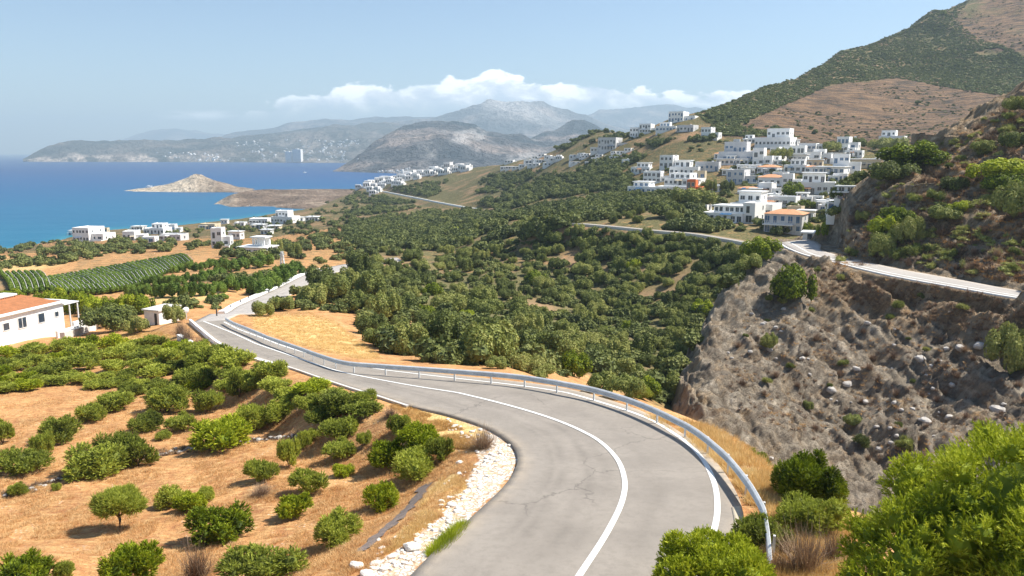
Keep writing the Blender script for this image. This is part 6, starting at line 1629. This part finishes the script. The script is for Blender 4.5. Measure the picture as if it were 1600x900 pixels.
ruin(1480,228,70,18,'long grey ruined wall high on the right hill',0); ruin(1555,258,36,16,'grey ruined wall near the right edge of the hill',1); ruin(1440,300,46,14,'grey stone retaining block under the wide hilltop bush',2); ruin(1440,226,30,16,'dark ruined wall left of the long one',3)
def long_pergola():
    p = hit(1400, 252, y1=300)[0]; r = empty('pergola', W(p), radians(20)); tag(r, 'long white pergola roof on the hilltop left of the ruins', 'pergola'); m = MB(); s = p[1] / F; w = 50 * s
    m.box(-w/2, -.2, 1.6, w/2, 1.4, 1.75); m.build('roof', M['frame'], r)
    for k in range(8): MB().box(-w/2 + w * k / 7.2, -.15, -.6, -w/2 + w * k / 7.2 + .12, 0, 1.6).build('post', M['frame'], r)
long_pergola()
# vineyard: every row its own thing
VA = [leaf_arrays(s, 1.0, 1.5, 70, .42, L=np.array([(0, 0, .8, .5, .55, .6)]), f=.9) for s in (71, 72)]
def vine_row(P, label, grp):
    p = hit([q[0] for q in P], [q[1] for q in P], y1=500); C = resample(p, 60); d = np.r_[0, np.cumsum(np.linalg.norm(np.diff(C, axis=0), axis=1))]
    st = np.arange(0, d[-1], .8); C2 = np.stack([np.interp(st, d, C[:, k]) for k in range(3)], 1); C2[:, 2] = ztop(C2[:, 0], C2[:, 1])
    r = empty('vine_row', W(C2[0])); tag(r, label, 'vines', grp)
    V, Fc, T_ = [], [], []; nb = 0; rr = np.random.default_rng(len(C2))
    for k, c in enumerate(C2):
        v, f, t = VA[k % 2]; q = rr.uniform(.85, 1.15); V.append(v * q * np.array([.62, .8, .85]) + (c - C2[0])); Fc.append(f + nb); T_.append(t); nb += len(v)
    link('foliage', raw_mesh('foliage', np.vstack(V), np.vstack(Fc), [M['hedge']], attrs=dict(tone=('POINT', np.concatenate(T_)))), r)
    m = MB(); q = C2 - C2[0] + np.array([.45, 0, 0]); m.tube([tuple(a + np.array([0, 0, 1.22])) for i, a in enumerate(q)], .05, 5)
    m.build('pale_netting', M['concrete'], r)
N1 = 34
for i in range(N1):
    t = i / (N1 - 1.0); a = np.array([58 + 224 * t, 443 - 41 * t]); ln = (30 + 26 * math.sin(math.pi * min(1, t * 1.1))) * (1 - .35 * t)
    b = a + np.array([ln * .95, ln * .62]); mid = (a + b) / 2 + np.array([ln * .08, -ln * .07])
    vine_row([tuple(a), tuple(mid), tuple(b)], 'vine row with pale netting in the fan shaped right part of the vineyard', 'vine rows of the right vineyard block')
for i in range(7):
    a = np.array([2 + 9.5 * i, 429.0 + (i % 2)]); b = a + np.array([20 - i * .5, 36 - i * 1.5]); mid = (a + b) / 2 + np.array([3, -2])
    vine_row([tuple(a), tuple(mid), tuple(b)], 'vine row with pale netting in the steep left part of the vineyard', 'vine rows of the left vineyard block')
# small boat
def boat(u, v, label):
    Y = -SEA / -float(g_of(v)); x, y, z = (float(q) for q in xyz(u, v, Y)); r = empty('boat', W((x, y, SEA + .1)), .6); tag(r, label, 'boat'); L_ = 9.0
    m = MB(); m.add([(-L_/2, -1.3, 0), (L_ * .2, -1.5, 0), (L_/2, 0, .1), (L_ * .2, 1.5, 0), (-L_/2, 1.3, 0), (-L_/2, -1.5, 1.2), (L_ * .2, -1.7, 1.3), (L_ * .6, 0, 1.8), (L_ * .2, 1.7, 1.3), (-L_/2, 1.5, 1.2)],
                    [(0, 1, 6, 5), (1, 2, 7, 6), (2, 3, 8, 7), (3, 4, 9, 8), (4, 0, 5, 9), (5, 6, 7, 8, 9), (4, 3, 2, 1, 0)]); m.build('hull', M['white'], r)
    MB().box(-2, -1, 1.25, 1.5, 1, 2.6).build('cabin', M['frame'], r)
boat(476, 270, 'small white boat off the hotel tower'); boat(233, 292, 'small white boat behind the rocky headland')
